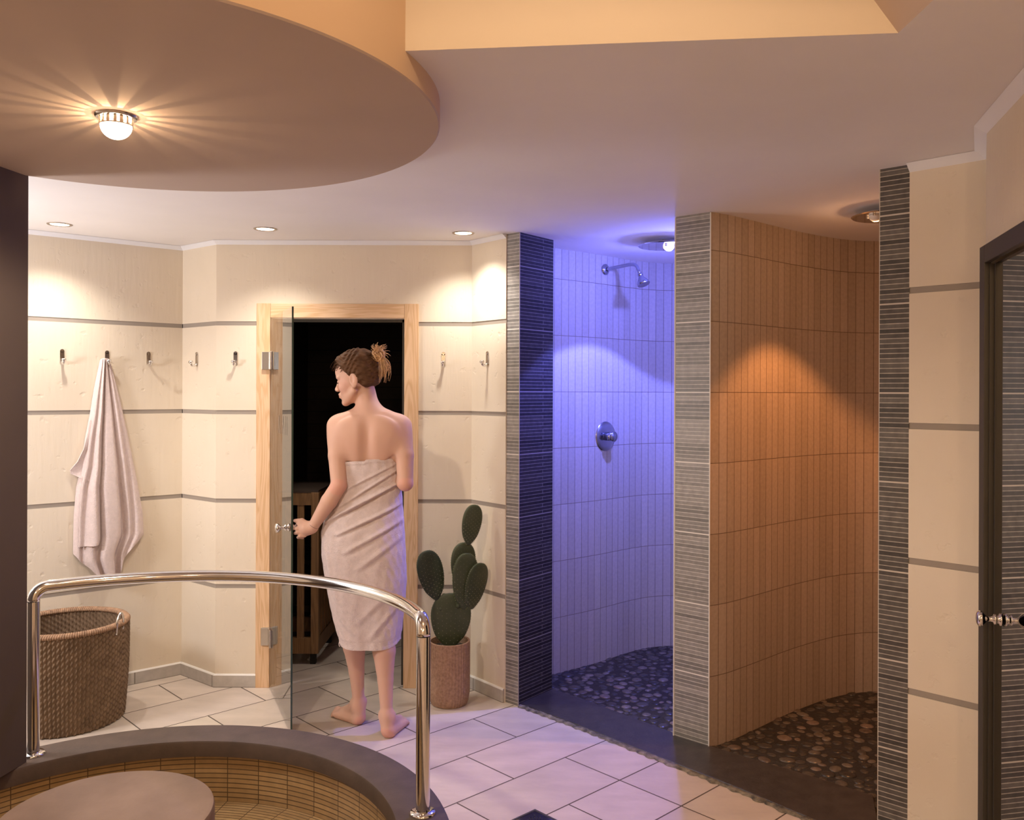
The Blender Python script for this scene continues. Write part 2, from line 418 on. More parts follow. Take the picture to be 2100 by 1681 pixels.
# ------------------------------------------------------------------ ceiling with raised recess, drum
hole=[(-.9,2.016),(.813,1.843),(.806,.9),(-.9,.9)]
bm=bmesh.new()
def loop(pts,z):
    vs=[bm.verts.new((x,y,z)) for x,y in pts]; return [bm.edges.new((vs[i],vs[(i+1)%len(vs)])) for i in range(len(vs))]
e=loop([(-3.4,-2.7),(2.7,-2.7),(2.7,6.6),(-3.4,6.6)],CEIL)+loop(hole,CEIL)
bmesh.ops.triangle_fill(bm,edges=e,use_beauty=True)
for f in bm.faces:
    if f.normal.z>0: f.normal_flip()
me=bpy.data.meshes.new('ceiling'); bm.to_mesh(me); bm.free()
ce=link('ceiling',me,[M['ceil']]); tag(ce,kind='structure')
mb=MB(); zt=2.85
slx=.45   # right side of the recess leans
top=[(-.9,2.016),(.813-slx*.9,1.843+.0455),(.806-slx*.9,.9),(-.9,.9)]
mb.add([(*p,CEIL) for p in hole]+[(*p,zt) for p in top],[(0,1,5,4),(1,2,6,5),(2,3,7,6),(3,0,4,7),(4,5,6,7)],0)
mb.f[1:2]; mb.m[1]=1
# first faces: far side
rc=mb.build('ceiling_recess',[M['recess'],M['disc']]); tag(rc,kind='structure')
DC=(-1.026,2.237); DR=.836; DZ=2.20
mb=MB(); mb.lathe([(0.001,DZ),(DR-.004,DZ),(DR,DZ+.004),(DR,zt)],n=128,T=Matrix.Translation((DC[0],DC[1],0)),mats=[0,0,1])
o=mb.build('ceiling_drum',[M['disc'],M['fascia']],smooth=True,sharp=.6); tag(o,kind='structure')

# pier on the left
mb=MB(); mb.prism([(-1.588,2.862),(-1.612,2.70),(-1.80,2.50),(-2.35,2.50),(-2.35,2.862)],.281,DZ+.05,0)
o=mb.build('pillar_left',[M['pier']]); tag(o,kind='structure')

# ------------------------------------------------------------------ shower partitions
def tag_s(o): return tag(o,kind='structure')
P1=[(-.035,4.222),(.035,4.158),(.205,4.373),(.135,4.450),(.02,4.45)]
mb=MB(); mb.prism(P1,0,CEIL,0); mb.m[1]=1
tag_s(mb.build('pillar_shower_left',[M['mosaic_light'],M['mosaic_shaded']]))
P2A=Vector((.708,3.787)); P2B=Vector((.8315,3.675)); bk=Vector((.672,.741))*.10
mb=MB(); mb.prism([tuple(P2A),tuple(P2B),tuple(P2B+bk),tuple(P2A+bk)],0,CEIL,0)
tag_s(mb.build('pillar_shower_middle',[M['mosaic_light']]))
mb=MB()
b3=Vector((.672,.741))*.05
mb.prism([P3A,P3B,(P3B[0]+b3.x,P3B[1]+b3.y),(P3A[0]+b3.x,P3A[1]+b3.y)],0,CEIL,0)
tag_s(mb.build('pillar_shower_right',[M['mosaic']]))
# pale edge trims on the pillars
for k,(p,col) in enumerate(((P2B+Vector((.002,-.0015)),'skirttop'),(P2A+Vector((-.002,0)),'skirttop'),(Vector(P3B)+Vector((.004,.002)),'groove'),(Vector((.035,4.156)),'skirt'))):
    mb=MB(); mb.tube([(p.x,p.y,0),(p.x,p.y,CEIL-.002)],.0028 if k<2 else .002,6); tag_s(mb.build('trim_%d'%(k+5),[M[col]]))
N1=[(.05,4.44),(.13,4.545),(.2195,4.62),(.254,4.646),(.466,4.82),(.677,5.022),(.814,5.120),(.962,5.157),(1.12,5.13),(1.25,4.98),(1.30,4.78),(1.22,4.50),(1.02,4.20),(.84,3.95),(.715,3.800)]
N2=[(.836,3.681),(.925,3.737),(1.079,3.874),(1.276,4.056),(1.424,4.178),(1.56,4.277),(1.689,4.345),(1.826,4.376),(2.0,4.36),(2.15,4.25),(2.22,4.05),(2.18,3.8),(1.98,3.5),(1.70,3.28),(1.45,3.12),(1.262,2.990)]
def curved_wall(name,pts,m):
    p=smooth_path(pts,.05); p=[(v.x,v.y) for v in p]
    mb=MB(); sweep(mb,p,[(-.03,0),(0,0),(0,CEIL),(-.03,CEIL)],[0,0,0,0]); o=mb.build(name,[m],smooth=True,sharp=.6); tag_s(o); return p
n1=curved_wall('wall_shower_left',N1,M['tile']); n2=curved_wall('wall_shower_right',N2,M['tile_o'])

# slab threshold, pebble floors
slab=[(.040,4.172),(.30,3.905),(.6246,3.545),(.86,3.285),(1.056,3.050),(1.235,2.835),(1.31,2.90),(1.262,2.990),(1.341,3.231),(1.197,3.369),(1.056,3.49),(.867,3.653),(.78,3.74),(.707,3.825),(.573,3.978),(.44,4.13),(.33,4.26),(.205,4.373)]
mb=MB(); mb.prism(slab,-.001,.012,0)
tag_s(mb.build('floor_threshold',[M['threshold']],bevel=.003))
mb=MB(); pts=[]
fr=smooth_path([(.040,4.172),(.30,3.905),(.6246,3.545),(.86,3.285),(1.056,3.050),(1.235,2.835)],.012)
P=[]
for i,p in enumerate(fr):
    w=.010+.010*abs(math.sin(i*.37)+.6*math.sin(i*1.13))+.004*rng.random()
    h=.008+.004*rng.random()
    n=Vector((-.733,-.68)); P.append([(p.x+n.x*w,p.y+n.y*w,.001),(p.x+n.x*w*.6,p.y+n.y*w*.6,h*.7),(p.x-n.x*.002,p.y-n.y*.002,h),(p.x-n.x*.004,p.y-n.y*.004,.001)])
mb.grid(P); tag_s(mb.build('trim_grout',[M['roughgrout']],smooth=True))
def inside(p,poly):
    x,y=p; c=False; n=len(poly)
    for i in range(n):
        x1,y1=poly[i]; x2,y2=poly[i-1]
        if (y1>y)!=(y2>y) and x<(x2-x1)*(y-y1)/(y2-y1)+x1: c=not c
    return c
def pebbles(name,poly,label):
    mb=MB(); mb.prism(poly,-.001,.003,0); tag_s(mb.build('floor_'+name,[M['soil']]))
    xs=[p[0] for p in poly]; ys=[p[1] for p in poly]; pl=[]
    tries=0
    while tries<9000 and len(pl)<700:
        tries+=1; x=rng.uniform(min(xs),max(xs)); y=rng.uniform(min(ys),max(ys)); r=rng.uniform(.016,.034)
        if not inside((x,y),poly): continue
        if any((x-a)**2+(y-b)**2<(.86*(r+c))**2 for a,b,c in pl): continue
        pl.append((x,y,r))
    ico=bmesh.new(); bmesh.ops.create_icosphere(ico,subdivisions=2,radius=1.); iv=[v.co.copy() for v in ico.verts]; iff=[tuple(v.index for v in f.verts) for f in ico.faces]; ico.free()
    mb=MB(); cols=[]
    for x,y,r in pl:
        a=rng.uniform(0,PI); e=rng.uniform(.7,1.); h=rng.uniform(.16,.28)
        T=Matrix.Translation((x,y,.002))@Matrix.Rotation(a,4,'Z')@Matrix.Diagonal((r*1.05,r*e,r*h,1)); mb.add([T@v for v in iv],iff)
        g=rng.random(); base=np.array([.10,.085,.07]) if g<.6 else (np.array([.22,.18,.14]) if g<.9 else np.array([.27,.20,.155]))
        cols.append(base*rng.uniform(.3,.75))
    o=mb.build(name,[M['pebble']],smooth=True,fix=False)
    ca=o.data.color_attributes.new('Col','FLOAT_COLOR','POINT'); buf=np.ones((len(o.data.vertices),4),dtype=np.float32)
    buf[:,:3]=np.repeat(np.array(cols),len(iv),axis=0); ca.data.foreach_set('color',buf.ravel())
    tag(o,label,'pebble floor',kind='stuff')
M['pebble']=mat('river_pebble',(.1,.1,.1),.25,vcol=True,noise=.2,nscale=60)
pebbles('pebble_mosaic',[(.205,4.373),(.33,4.26),(.44,4.13),(.573,3.978),(.712,3.822)]+[q for q in n1[::-1]],'dark river pebbles set in the floor of the violet lit shower')
pebbles('pebble_mosaic',[(1.262,2.990),(1.341,3.231),(1.197,3.369),(1.056,3.49),(.867,3.653),(.836,3.681)]+[q for q in n2[1:]],'brown river pebbles set in the floor of the orange lit shower')

# ------------------------------------------------------------------ sauna door, frame, sauna
mb=MB(); y0=BY-.014; fw=.070; ztop=1.942
fr1=bpy.data.objects.new('trim_sauna_frame',None); COL.objects.link(fr1); fr1.location=(FL,BY,0); tag_s(fr1)
MB().box((-1.292,y0,0),(-1.222,BY+.115,ztop)).build('jamb_board',[M['wood']],fr1,bevel=.002)
MB().box((-.545,y0,0),(-.474,BY+.115,ztop)).build('jamb_board',[M['wood']],fr1,bevel=.002)
MB().box((-1.2215,y0+.001,OPZ+.004),(-.5455,BY+.115,ztop-.001)).build('head_board',[M['woodh']],fr1,bevel=.002)
MB().box((-1.2215,BY+.035,OPZ-.014),(-.5455,BY+.06,OPZ+.004)).box((-.561,BY+.035,0),(-.5455,BY+.06,OPZ)).box((-1.2215,BY+.035,0),(-1.206,BY+.06,OPZ)).build('rebate',[M['darkmetal']],fr1)
# glass leaf
H0=Vector((-1.212,4.398)); H1=Vector((-.9555,3.800)); dv=(H1-H0).normalized(); nv=Vector((dv.y,-dv.x))   # nv points to the camera-left side? set below
if nv.x>0: nv=-nv
dr=thing('door_1',None,None,(H0.x,H0.y,0)); dr['kind']='structure'
def leafbox(mb,s0,s1,z0,z1,t0,t1,m=0):
    pts=[H0+dv*s0+nv*t0,H0+dv*s1+nv*t0,H0+dv*s1+nv*t1,H0+dv*s0+nv*t1]; mb.prism([tuple(p) for p in pts],z0,z1,m); return mb
LW=(H1-H0).length
g=MB()
def sheet(mb,s0,s1,z0,z1,t,flip=False):
    a=H0+dv*s0+nv*t; b=H0+dv*s1+nv*t; mb.add([(a.x,a.y,z0),(b.x,b.y,z0),(b.x,b.y,z1),(a.x,a.y,z1)],[(0,1,2,3)])
sheet(g,0,LW-.001,.012,1.868,.004); g.build('glass_pane',[M['glass']],dr)
leafbox(MB(),LW-.001,LW,.012,1.868,-.004,.004).build('glass_edge',[M['glassedge']],dr)
for zc in (1.652,.262):
    mb=MB(); leafbox(mb,.0,.050,zc-.045,zc+.045,.005,.014)
    mb.box((-1.262,BY-.026,zc-.045),(-1.216,BY-.0145,zc+.045)); mb.tube([(-1.213,BY-.022,zc-.045),(-1.213,BY-.022,zc+.045)],.008,12)
    o=mb.build('hinge',[M['hinge']],dr,bevel=.002)
def knob(parent,c,n,name='knob',m=None,both=True):
    """c: point on the glass, n: outward unit vector"""
    T=basis(c,n); prof=[(.0,0),(.017,0),(.017,.006),(.011,.008),(.011,.013),(.014,.015),(.014,.019),(.007,.022),(.007,.034),(.012,.040),(.019,.046),(.021,.052),(.019,.058),(.012,.061),(.0,.062)]
    prof[0]=(.0005,0); prof[-1]=(.0005,.062)
    mb=MB(); mb.lathe(prof,n=32,T=T); return mb.build(name,[m or M['chrome']],parent,smooth=True)
kc=H0+dv*(LW-.045)
knob(dr,(kc.x+nv.x*.005,kc.y+nv.y*.005,.900),(nv.x,nv.y,0))
knob(dr,(kc.x-nv.x*.005,kc.y-nv.y*.005,.900),(-nv.x,-nv.y,0))
# worn etched lettering on the pane
mb=MB()
def stroke(s0,z0,s1,z1,w=.007):
    a=H0+dv*s0+nv*.006; b=H0+dv*s1+nv*.006; d=dv*w
    mb.add([(a.x,a.y,z0),(a.x+d.x,a.y+d.y,z0),(b.x+d.x,b.y+d.y,z1),(b.x,b.y,z1)],[(0,1,2,3)])
for k,(s0,s1) in enumerate(((.26,.28),(.30,.28),(.33,.33),(.37,.40),(.43,.40),(.47,.47),(.51,.51))): stroke(s0,1.30,s1,1.385)
mb.build('lettering',[M['etched']],dr)
# sauna interior
mb=MB()
X0,X1,Y0,Y1=-1.50,.0,BY+.101,6.4
for a,b,c,d in (((X0,Y1),(X1,Y1),0,2.2),((X0,Y0),(X0,Y1),0,2.2),((X1,Y1),(X1,Y0),0,2.2)):
    L_=math.hypot(b[0]-a[0],b[1]-a[1]); mb.add([(*a,c),(*b,c),(*b,d),(*a,d)],[(0,1,2,3)],0,[[(0,c),(L_,c),(L_,d),(0,d)]])
mb.add([(X0,Y0,2.1),(X1,Y0,2.1),(X1,Y1,2.1),(X0,Y1,2.1)],[(0,1,2,3)],0,[[(X0,Y0),(X1,Y0),(X1,Y1),(X0,Y1)]])
for xa,xb in ((X0,FL-.071),(FR+.071,X1)): mb.add([(xa,Y0,0),(xb,Y0,0),(xb,Y0,2.1),(xa,Y0,2.1)],[(0,1,2,3)],0,[[(xa,0),(xb,0),(xb,2.1),(xa,2.1)]])
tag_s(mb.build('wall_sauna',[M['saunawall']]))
bn=thing('sauna_bench','dark slatted wooden bench deep inside the sauna','bench',(-.9,6.0,0))
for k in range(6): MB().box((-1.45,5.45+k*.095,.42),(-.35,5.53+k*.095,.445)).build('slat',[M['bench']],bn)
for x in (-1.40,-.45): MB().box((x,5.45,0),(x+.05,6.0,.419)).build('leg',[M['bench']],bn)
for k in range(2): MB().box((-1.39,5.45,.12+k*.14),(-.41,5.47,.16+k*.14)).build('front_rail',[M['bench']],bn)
# slatted heater guard
gd=thing('heater_guard','slatted pine heater guard standing behind the open sauna glass door','guard',(-1.30,4.95,0))
gz0,gz1=.062,.945; gx1=-1.055; gx0=-1.44; gy0,gy1=4.775,5.25
def post(x,y): MB().box((x,y,gz0),(x+.042,y+.042,gz1)).build('corner_post',[M['woodslat']],gd,bevel=.002)
for x in (gx0,gx1-.042):
    for y in (gy0,gy1-.042): post(x,y)
for z0,z1 in ((gz0,gz0+.085),(gz1-.07,gz1-.002)):
    MB().box((gx0+.042,gy0+.004,z0),(gx1-.042,gy0+.032,z1)).box((gx1-.032,gy0+.042,z0),(gx1-.004,gy1-.042,z1)).box((gx0+.042,gy1-.032,z0),(gx1-.042,gy1-.006,z1)).box((gx0+.004,gy0+.042,z0),(gx0+.03,gy1-.042,z1)).build('rail',[M['woodslat']],gd)
k=0; x=gx0+.062
while x<gx1-.085:
    MB().box((x,gy0+.008,gz0+.085),(x+.036,gy0+.026,gz1-.07)).build('slat',[M['woodslat']],gd); x+=.068
y=gy0+.07
while y<gy1-.08:
    MB().box((gx1-.026,y,gz0+.085),(gx1-.008,y+.036,gz1-.07)).build('slat',[M['woodslat']],gd); y+=.068
MB().box((gx0+.002,gy0+.002,gz1-.002),(gx1-.002,gy1-.002,gz1+.012)).build('top_board',[M['bench']],gd)
for x in (gx0+.02,gx1-.05):
    for y in (gy0+.02,gy1-.05): MB().box((x,y,0),(x+.03,y+.03,gz0)).build('foot',[M['black']],gd)

# ------------------------------------------------------------------ right-hand smoked glass door
d2=thing('door_2',None,None,(Q0.x,Q0.y,0)); d2['kind']='structure'
def wbox(mb,s0,s1,z0,z1,t0,t1,m=0):
    pts=[Q0+W*s0+NW*t0,Q0+W*s1+NW*t0,Q0+W*s1+NW*t1,Q0+W*s0+NW*t1]; mb.prism([tuple(p) for p in pts],z0,z1,m); return mb
wbox(MB(),.002,.052,0,1.912,.0005,.018).build('frame_stile',[M['darkmetal']],d2,bevel=.002)
wbox(MB(),.798,.848,0,1.912,.0005,.018).build('frame_stile',[M['darkmetal']],d2,bevel=.002)
wbox(MB(),.052,.798,1.862,1.912,.0005,.018).build('frame_head',[M['darkmetal']],d2,bevel=.002)
wbox(wbox(MB(),.056,.062,.01,1.858,-.012,.006),.070,.078,.01,1.858,-.02,-.004).build('seal',[M['darkmetal']],d2)
g=MB(); a=Q0+W*.080-NW*.006; b=Q0+W*.795-NW*.006
g.add([(a.x,a.y,.01),(b.x,b.y,.01),(b.x,b.y,1.858),(a.x,a.y,1.858)],[(0,1,2,3)]); g.build('glass_pane',[M['glassdark']],d2)
c=Q0+W*.150-NW*.004; knob(d2,(c.x,c.y,.898),(NW.x,NW.y,0),m=M['chrome'])
c=Q0+W*.150-NW*.010; knob(d2,(c.x,c.y,.898),(-NW.x,-NW.y,0),m=M['chrome'])
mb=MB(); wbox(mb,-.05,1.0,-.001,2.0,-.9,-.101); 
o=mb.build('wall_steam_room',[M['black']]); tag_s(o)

# ------------------------------------------------------------------ foot basin, seat, handrail
PC=Vector((-1.055,2.290)); RO=.904; RI=.752; CZ=.28
ba=thing('foot_basin','round raised basin with a dark stone rim and amber strip tiles inside','basin',(PC.x,PC.y,0))
T=Matrix.Translation((PC.x,PC.y,0))
mb=MB(); mb.lathe([(RI,CZ-.055),(RO,CZ-.055),(RO,CZ-.008),(RO-.003,CZ-.002),(RO-.008,CZ),(RI+.008,CZ),(RI+.003,CZ-.002),(RI,CZ-.008)],n=160,T=T,close=True)
mb.build('stone_rim',[M['coping']],ba,smooth=True,sharp=.5)
mb=MB(); mb.lathe([(RI+.02,.06),(RI+.02,CZ-.056)],n=160,T=T); mb.build('inner_wall',[M['basin']],ba,smooth=True)
mb=MB(); mb.lathe([(RO-.02,.0),(RO-.02,CZ-.056)],n=160,T=T); mb.build('outer_wall',[M['basin']],ba,smooth=True)
mb=MB(); mb.lathe([(.001,.061),(RI+.019,.061)],n=96,T=T); mb.build('basin_floor',[M['basin']],ba)
SC=Vector((-1.052,2.270)); sz=.400; sr=.268
st=thing('stone_seat','round stone block standing in the middle of the tiled basin','seat',(SC.x,SC.y,.0625))
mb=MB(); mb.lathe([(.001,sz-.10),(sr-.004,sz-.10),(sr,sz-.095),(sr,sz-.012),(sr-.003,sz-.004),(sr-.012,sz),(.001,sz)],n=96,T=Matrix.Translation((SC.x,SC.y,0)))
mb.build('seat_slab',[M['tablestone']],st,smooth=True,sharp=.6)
mb=MB(); mb.lathe([(sr-.03,.0625),(sr-.03,sz-.101)],n=64,T=Matrix.Translation((SC.x,SC.y,0))); mb.build('pedestal',[M['coping']],st,smooth=True)
# rail
pa=at(70,1550,1.22*F/747); pb=at(870,1668,1.22*F/865); RZ=.838
hr=thing('handrail','curved polished steel handrail on two posts along the basin rim','handrail',(pb.x,pb.y,CZ))
def ang(p): return math.atan2(p.y-PC.y,p.x-PC.x)
a0=ang(pa); a1=ang(pb)
ra=math.hypot(pa.x-PC.x,pa.y-PC.y); rb=math.hypot(pb.x-PC.x,pb.y-PC.y); br=.045
def arcpt(t,z=RZ):
    a=a0+(a1-a0)*t; r=ra+(rb-ra)*t; return Vector((PC.x+r*math.cos(a),PC.y+r*math.sin(a),z))
Larc=abs(a1-a0)*(ra+rb)/2; tb=br/Larc
path=[]
for k in range(0,9):
    th=k/8*PI/2; path.append(arcpt(tb*(1-math.cos(th)),RZ-br+br*math.sin(th)))
for k in range(1,60): path.append(arcpt(tb+(1-2*tb)*k/60))
for k in range(0,9):
    th=PI/2-k/8*PI/2; path.append(arcpt(1-tb*(1-math.cos(th)),RZ-br+br*math.sin(th)))
MB().tube(path,.0205,24).build('rail',[M['chrome']],hr,smooth=True)
for p in (arcpt(0),arcpt(1)):
    MB().tube([(p.x,p.y,CZ+.006),(p.x,p.y,RZ-br-.0005)],.0205,24,caps=False).build('post',[M['chrome']],hr,smooth=True)
    mb=MB(); mb.lathe([(.0212,CZ+.010),(.034,CZ+.008),(.038,CZ+.004),(.038,CZ+.0005)],n=40,T=Matrix.Translation((p.x,p.y,0))); mb.build('flange',[M['chrome']],hr,smooth=True)

# ------------------------------------------------------------------ lamps
LC=(-1.012,2.226)
lp=thing('ceiling_lamp','small glowing dome lamp in a brass ring under the round lowered ceiling','lamp',(LC[0],LC[1],DZ))
T=Matrix.Translation((LC[0],LC[1],0))
mb=MB(); mb.lathe([(.036,DZ-.0015),(.036,DZ-.006),(.044,DZ-.008),(.050,DZ-.006),(.052,DZ-.001)],n=48,T=T); mb.build('ring',[M['steel']],lp,smooth=True)
mb=MB()
zb=DZ-.024
mb.lathe([(.0385,zb),(.0385,zb-.003),(.041,zb-.003),(.041,zb)],n=48,T=T,close=True)
aa=0.
while aa<2*PI-.1:
    w=rng.uniform(.10,.22); 
    for r_ in (.0395,): 
        P=[(LC[0]+math.cos(aa+q)*r_,LC[1]+math.sin(aa+q)*r_) for q in (0,w/2,w)]
        P2=[(LC[0]+math.cos(aa+q)*(r_+.0015),LC[1]+math.sin(aa+q)*(r_+.0015)) for q in (w,w/2,0)]
        mb.prism(P+P2,zb-.001,DZ-.001)
    aa+=w+rng.uniform(.16,.36)
mb.build('streak_cage',[M['steel']],lp)  # thin ring with posts added to throw light streaks on the ceiling
mb=MB(); pr=[]
for k in range(13):
    th=k/12*PI/2; pr.append((max(.0005,.038*math.cos(th)),zb-.002-.034*math.sin(th)))
mb.lathe(pr,n=48,T=T); mb.build('dome',[M['glow']],lp,smooth=True)
for i,(px,py) in enumerate(((121,463),(543,471),(949,478))):
    Y=(CEIL-1.5)*F/(HY-py); X=(px-CX)/F*Y
    lab=['recessed ceiling downlight above the first row of coat hooks at the left','recessed ceiling downlight in front of the left jamb of the sauna frame','recessed ceiling downlight nearest the first dark mosaic pillar'][i]
    if i==0:
        dl=thing('downlight',lab,'downlight',(X,Y,CEIL),'recessed downlights along the back')
        mb=MB(); mb.lathe([(.040,0),(.040,-.0005),(.046,-.004),(.052,-.003),(.054,-.0005)],n=40,T=Matrix.Translation((X,Y,CEIL))); mb.build('bezel',[M['steel']],dl,smooth=True)
        mb=MB(); mb.lathe([(.0005,-.001),(.040,-.001)],n=40,T=Matrix.Translation((X,Y,CEIL))); mb.build('lens',[M['dl']],dl)
        dl0=dl
    else:
        dl=copy_tree(dl0); dl.location=(X,Y,CEIL); dl['label']=lab
def light(kind,name,loc,energy,color,size=.03,angle=None,blend=.3,target=None,spread=None):
    ld=bpy.data.lights.new(name,kind); ld.energy=energy; ld.color=color
    if kind in('POINT','SPOT'): ld.shadow_soft_size=size
    if kind=='SPOT': ld.spot_size=angle; ld.spot_blend=blend
    if kind=='AREA': ld.size=size; 
    if spread: ld.spread=spread
    o=bpy.data.objects.new(name,ld); COL.objects.link(o); o.location=loc
    if target is not None: o.rotation_euler=(Vector(target)-Vector(loc)).to_track_quat('-Z','Y').to_euler()
    o['kind']='structure'
    return o
R=math.radians
WARM=(1,.80,.58); NEU=(1,.92,.83)
for (px,py),E in zip(((121,463),(543,471),(949,478)),(34,34,30)):
    Y=(CEIL-1.5)*F/(HY-py); X=(px-CX)/F*Y
    light('SPOT','spot_light',(X,Y,CEIL-.012),E*1.0,NEU,.03,R(122),1.,(X,Y,0))
light('POINT','dome_light',(LC[0],LC[1],DZ-.0195),2.8,(1,.62,.32),.001)
light('SPOT','dome_down_light',(LC[0],LC[1],DZ-.075),50.,(1,.84,.68),.035,R(165),.35,(LC[0],LC[1],0))
light('POINT','dome_glow',(LC[0],LC[1],DZ-.13),.7,(1,.72,.45),.03)
light('POINT','side_fill',(-2.78,2.98,1.50),56,(.94,.93,1.),.15)  # added cool fill hidden behind the left pier, lifts the back ceiling
light('POINT','recess_fill',(.1,1.25,2.62),6.5,(1,.74,.52),.05)  # unseen light placed up in the recess to brighten its faces
# added warm fill lights behind the camera, standing in for unseen room lamps
for x,y,e in ((-1.7,-.3,10),(.3,-.6,26),(-.6,-1.6,22)): light('POINT','room_fill',(x,y,2.12),e,(1,.67,.40),.07)
# shower LEDs
light('SPOT','violet_led',(.780,4.350,2.195),105,(.155,.175,1.),.012,R(104),.12,(.76,4.40,0))
light('POINT','violet_glow',(.800,4.345,2.185),23,(.155,.175,1.),.02)
light('SPOT','amber_led',(1.500,3.600,2.195),42,(1,.38,.12),.012,R(92),.30,(1.48,3.66,0))
light('POINT','amber_glow',(1.50,3.60,2.185),1.3,(1,.50,.22),.02)
light('SPOT','wall_spot',(.15,2.55,2.24),10,NEU,.03,R(60),.8,(.8,3.7,1.5))

# ------------------------------------------------------------------ shower fittings
def rain_head(c,noz,label,mt,name='rain_shower_head'):
    t=thing(name,label,'shower head',c)
    T=Matrix.Translation(c)
    mb=MB(); mb.lathe([(.001,-.004),(.135,-.004),(.140,0),(.135,.004),(.001,.004)],n=56,T=T); mb.build('plate',[M['chrome']],t,smooth=True,sharp=.5)
    n=Vector(noz); pr=[(.0005,-.030),(.012,-.028),(.022,-.020),(.027,-.010),(.027,-.0045)]
    mb=MB(); mb.lathe(pr,n=24,T=Matrix.Translation((n.x,n.y,c[2]))); mb.build('nozzle',[mt],t,smooth=True)
    for k in range(3): MB().tube([(n.x+.040*math.cos(k*2.1),n.y+.040*math.sin(k*2.1),c[2]-.0045),(n.x+.040*math.cos(k*2.1),n.y+.040*math.sin(k*2.1),c[2]-.012)],.006,10).build('jet',[M['chrome']],t)
    MB().tube([(c[0],c[1],c[2]+.004),(c[0],c[1],CEIL-.0005)],.02,16).build('ceiling_mount',[M['chrome']],t,smooth=True)
rain_head((.765,4.35,2.230),(.775,4.33,0),'flat round rain shower head glowing violet under the shower ceiling',M['ledglow'])
rain_head((1.545,3.60,2.230),(1.485,3.57,0),'dark round rain shower head half hidden behind the right mosaic pillar',M['ledglow_o'])
wn=Vector((.70,-.714,0))
sp=Vector((.512,4.860,2.177))
fdx=Vector(sp); 
def wallpt(px,z,path):
    """where the column px meets a plan path"""
    k=(px-CX)/F
    for (x0,y0),(x1,y1) in zip(path[:-1],path[1:]):
        f0=x0-k*y0; f1=x1-k*y1
        if f0*f1<=0 and y0>3.5 and (f1-f0)!=0:
            t=f0/(f0-f1); d=Vector((x1-x0,y1-y0)).normalized(); return Vector((x0+(x1-x0)*t,y0+(y1-y0)*t,z)), Vector((d.y,-d.x,0)), Vector((d.x,d.y,0))
c,n,_=wallpt(1240,2.177,n1)
z=1.5+(HY-552)/F*c.y; c.z=z
sh=thing('shower_fitting','chrome shower arm with a small angled spray head high on the violet tiled wall','shower head',tuple(c))
mb=MB(); mb.lathe([(.0115,.0),(.031,.0),(.031,.004),(.020,.012),(.0115,.014)],n=32,T=basis(c+n*.001,n)); mb.build('flange',[M['fitting']],sh,smooth=True)
up=Vector((0,0,1))
pp=smooth_path([c+n*.002,c+n*.10+up*.006,c+n*.185+up*.010,c+n*.220-up*.004,c+n*.240-up*.045],.008)
MB().tube(pp,.0095,16).build('pipe',[M['fitting']],sh,smooth=True)
hd=(n*.45-up).normalized(); hp=c+n*.240-up*.043
mb=MB(); mb.lathe([(.0005,0),(.013,0),(.015,.012),(.012,.018),(.018,.030),(.033,.055),(.035,.066),(.033,.070),(.0005,.068)],n=32,T=basis(hp,hd)); mb.build('spray_head',[M['fitting']],sh,smooth=True,sharp=.8)
c,n,tx=wallpt(1242,1.253,n1)
vl=thing('shower_mixer','round chrome mixer plate with a stubby lever on the violet tiled wall','mixer',tuple(c))
mb=MB(); mb.lathe([(.0005,.012),(.060,.011),(.078,.007),(.083,.001)][::-1],n=56,T=basis(c,n)); mb.build('cover_plate',[M['fitting']],vl,smooth=True)
MB().tube([c+n*.01,c+n*.058],.024,28).build('lever_body',[M['fitting']],vl,smooth=True)
q=c+n*.045+up*.0
MB().tube([q-tx*.030,q+tx*.030],.011,14).tube([q-tx*.040,q-tx*.030],.018,18).tube([c+n*.058,c+n*.064],.0275,28).build('lever',[M['fitting']],vl,smooth=True)

# ------------------------------------------------------------------ coat hooks
HL=['chrome coat hook leftmost on the left wall, long shadow below it','chrome coat hook holding the hanging towel','chrome coat hook on the left wall just right of the hanging towel',
    'chrome coat hook on the narrow angled wall beside the corner','chrome coat hook on the flat wall just left of the sauna door frame','chrome coat hook just right of the sauna door frame','chrome coat hook beside the first dark mosaic pillar']
hookpx=[127,219,304,404,483,909,1000]; allp=[left_path[1:],left_path[1:],left_path[1:],bpL,bpL,bpR,bpR]; hooks=[]
def wallpt2(px,z,path):
    k=(px-CX)/F
    for (x0,y0),(x1,y1) in zip(path[:-1],path[1:]):
        f0=x0-k*y0; f1=x1-k*y1
        if f0*f1<=0 and (f1-f0)!=0:
            t=f0/(f0-f1); d=Vector((x1-x0,y1-y0)).normalized(); return Vector((x0+(x1-x0)*t,y0+(y1-y0)*t,z)), Vector((d.y,-d.x,0)), Vector((d.x,d.y,0))
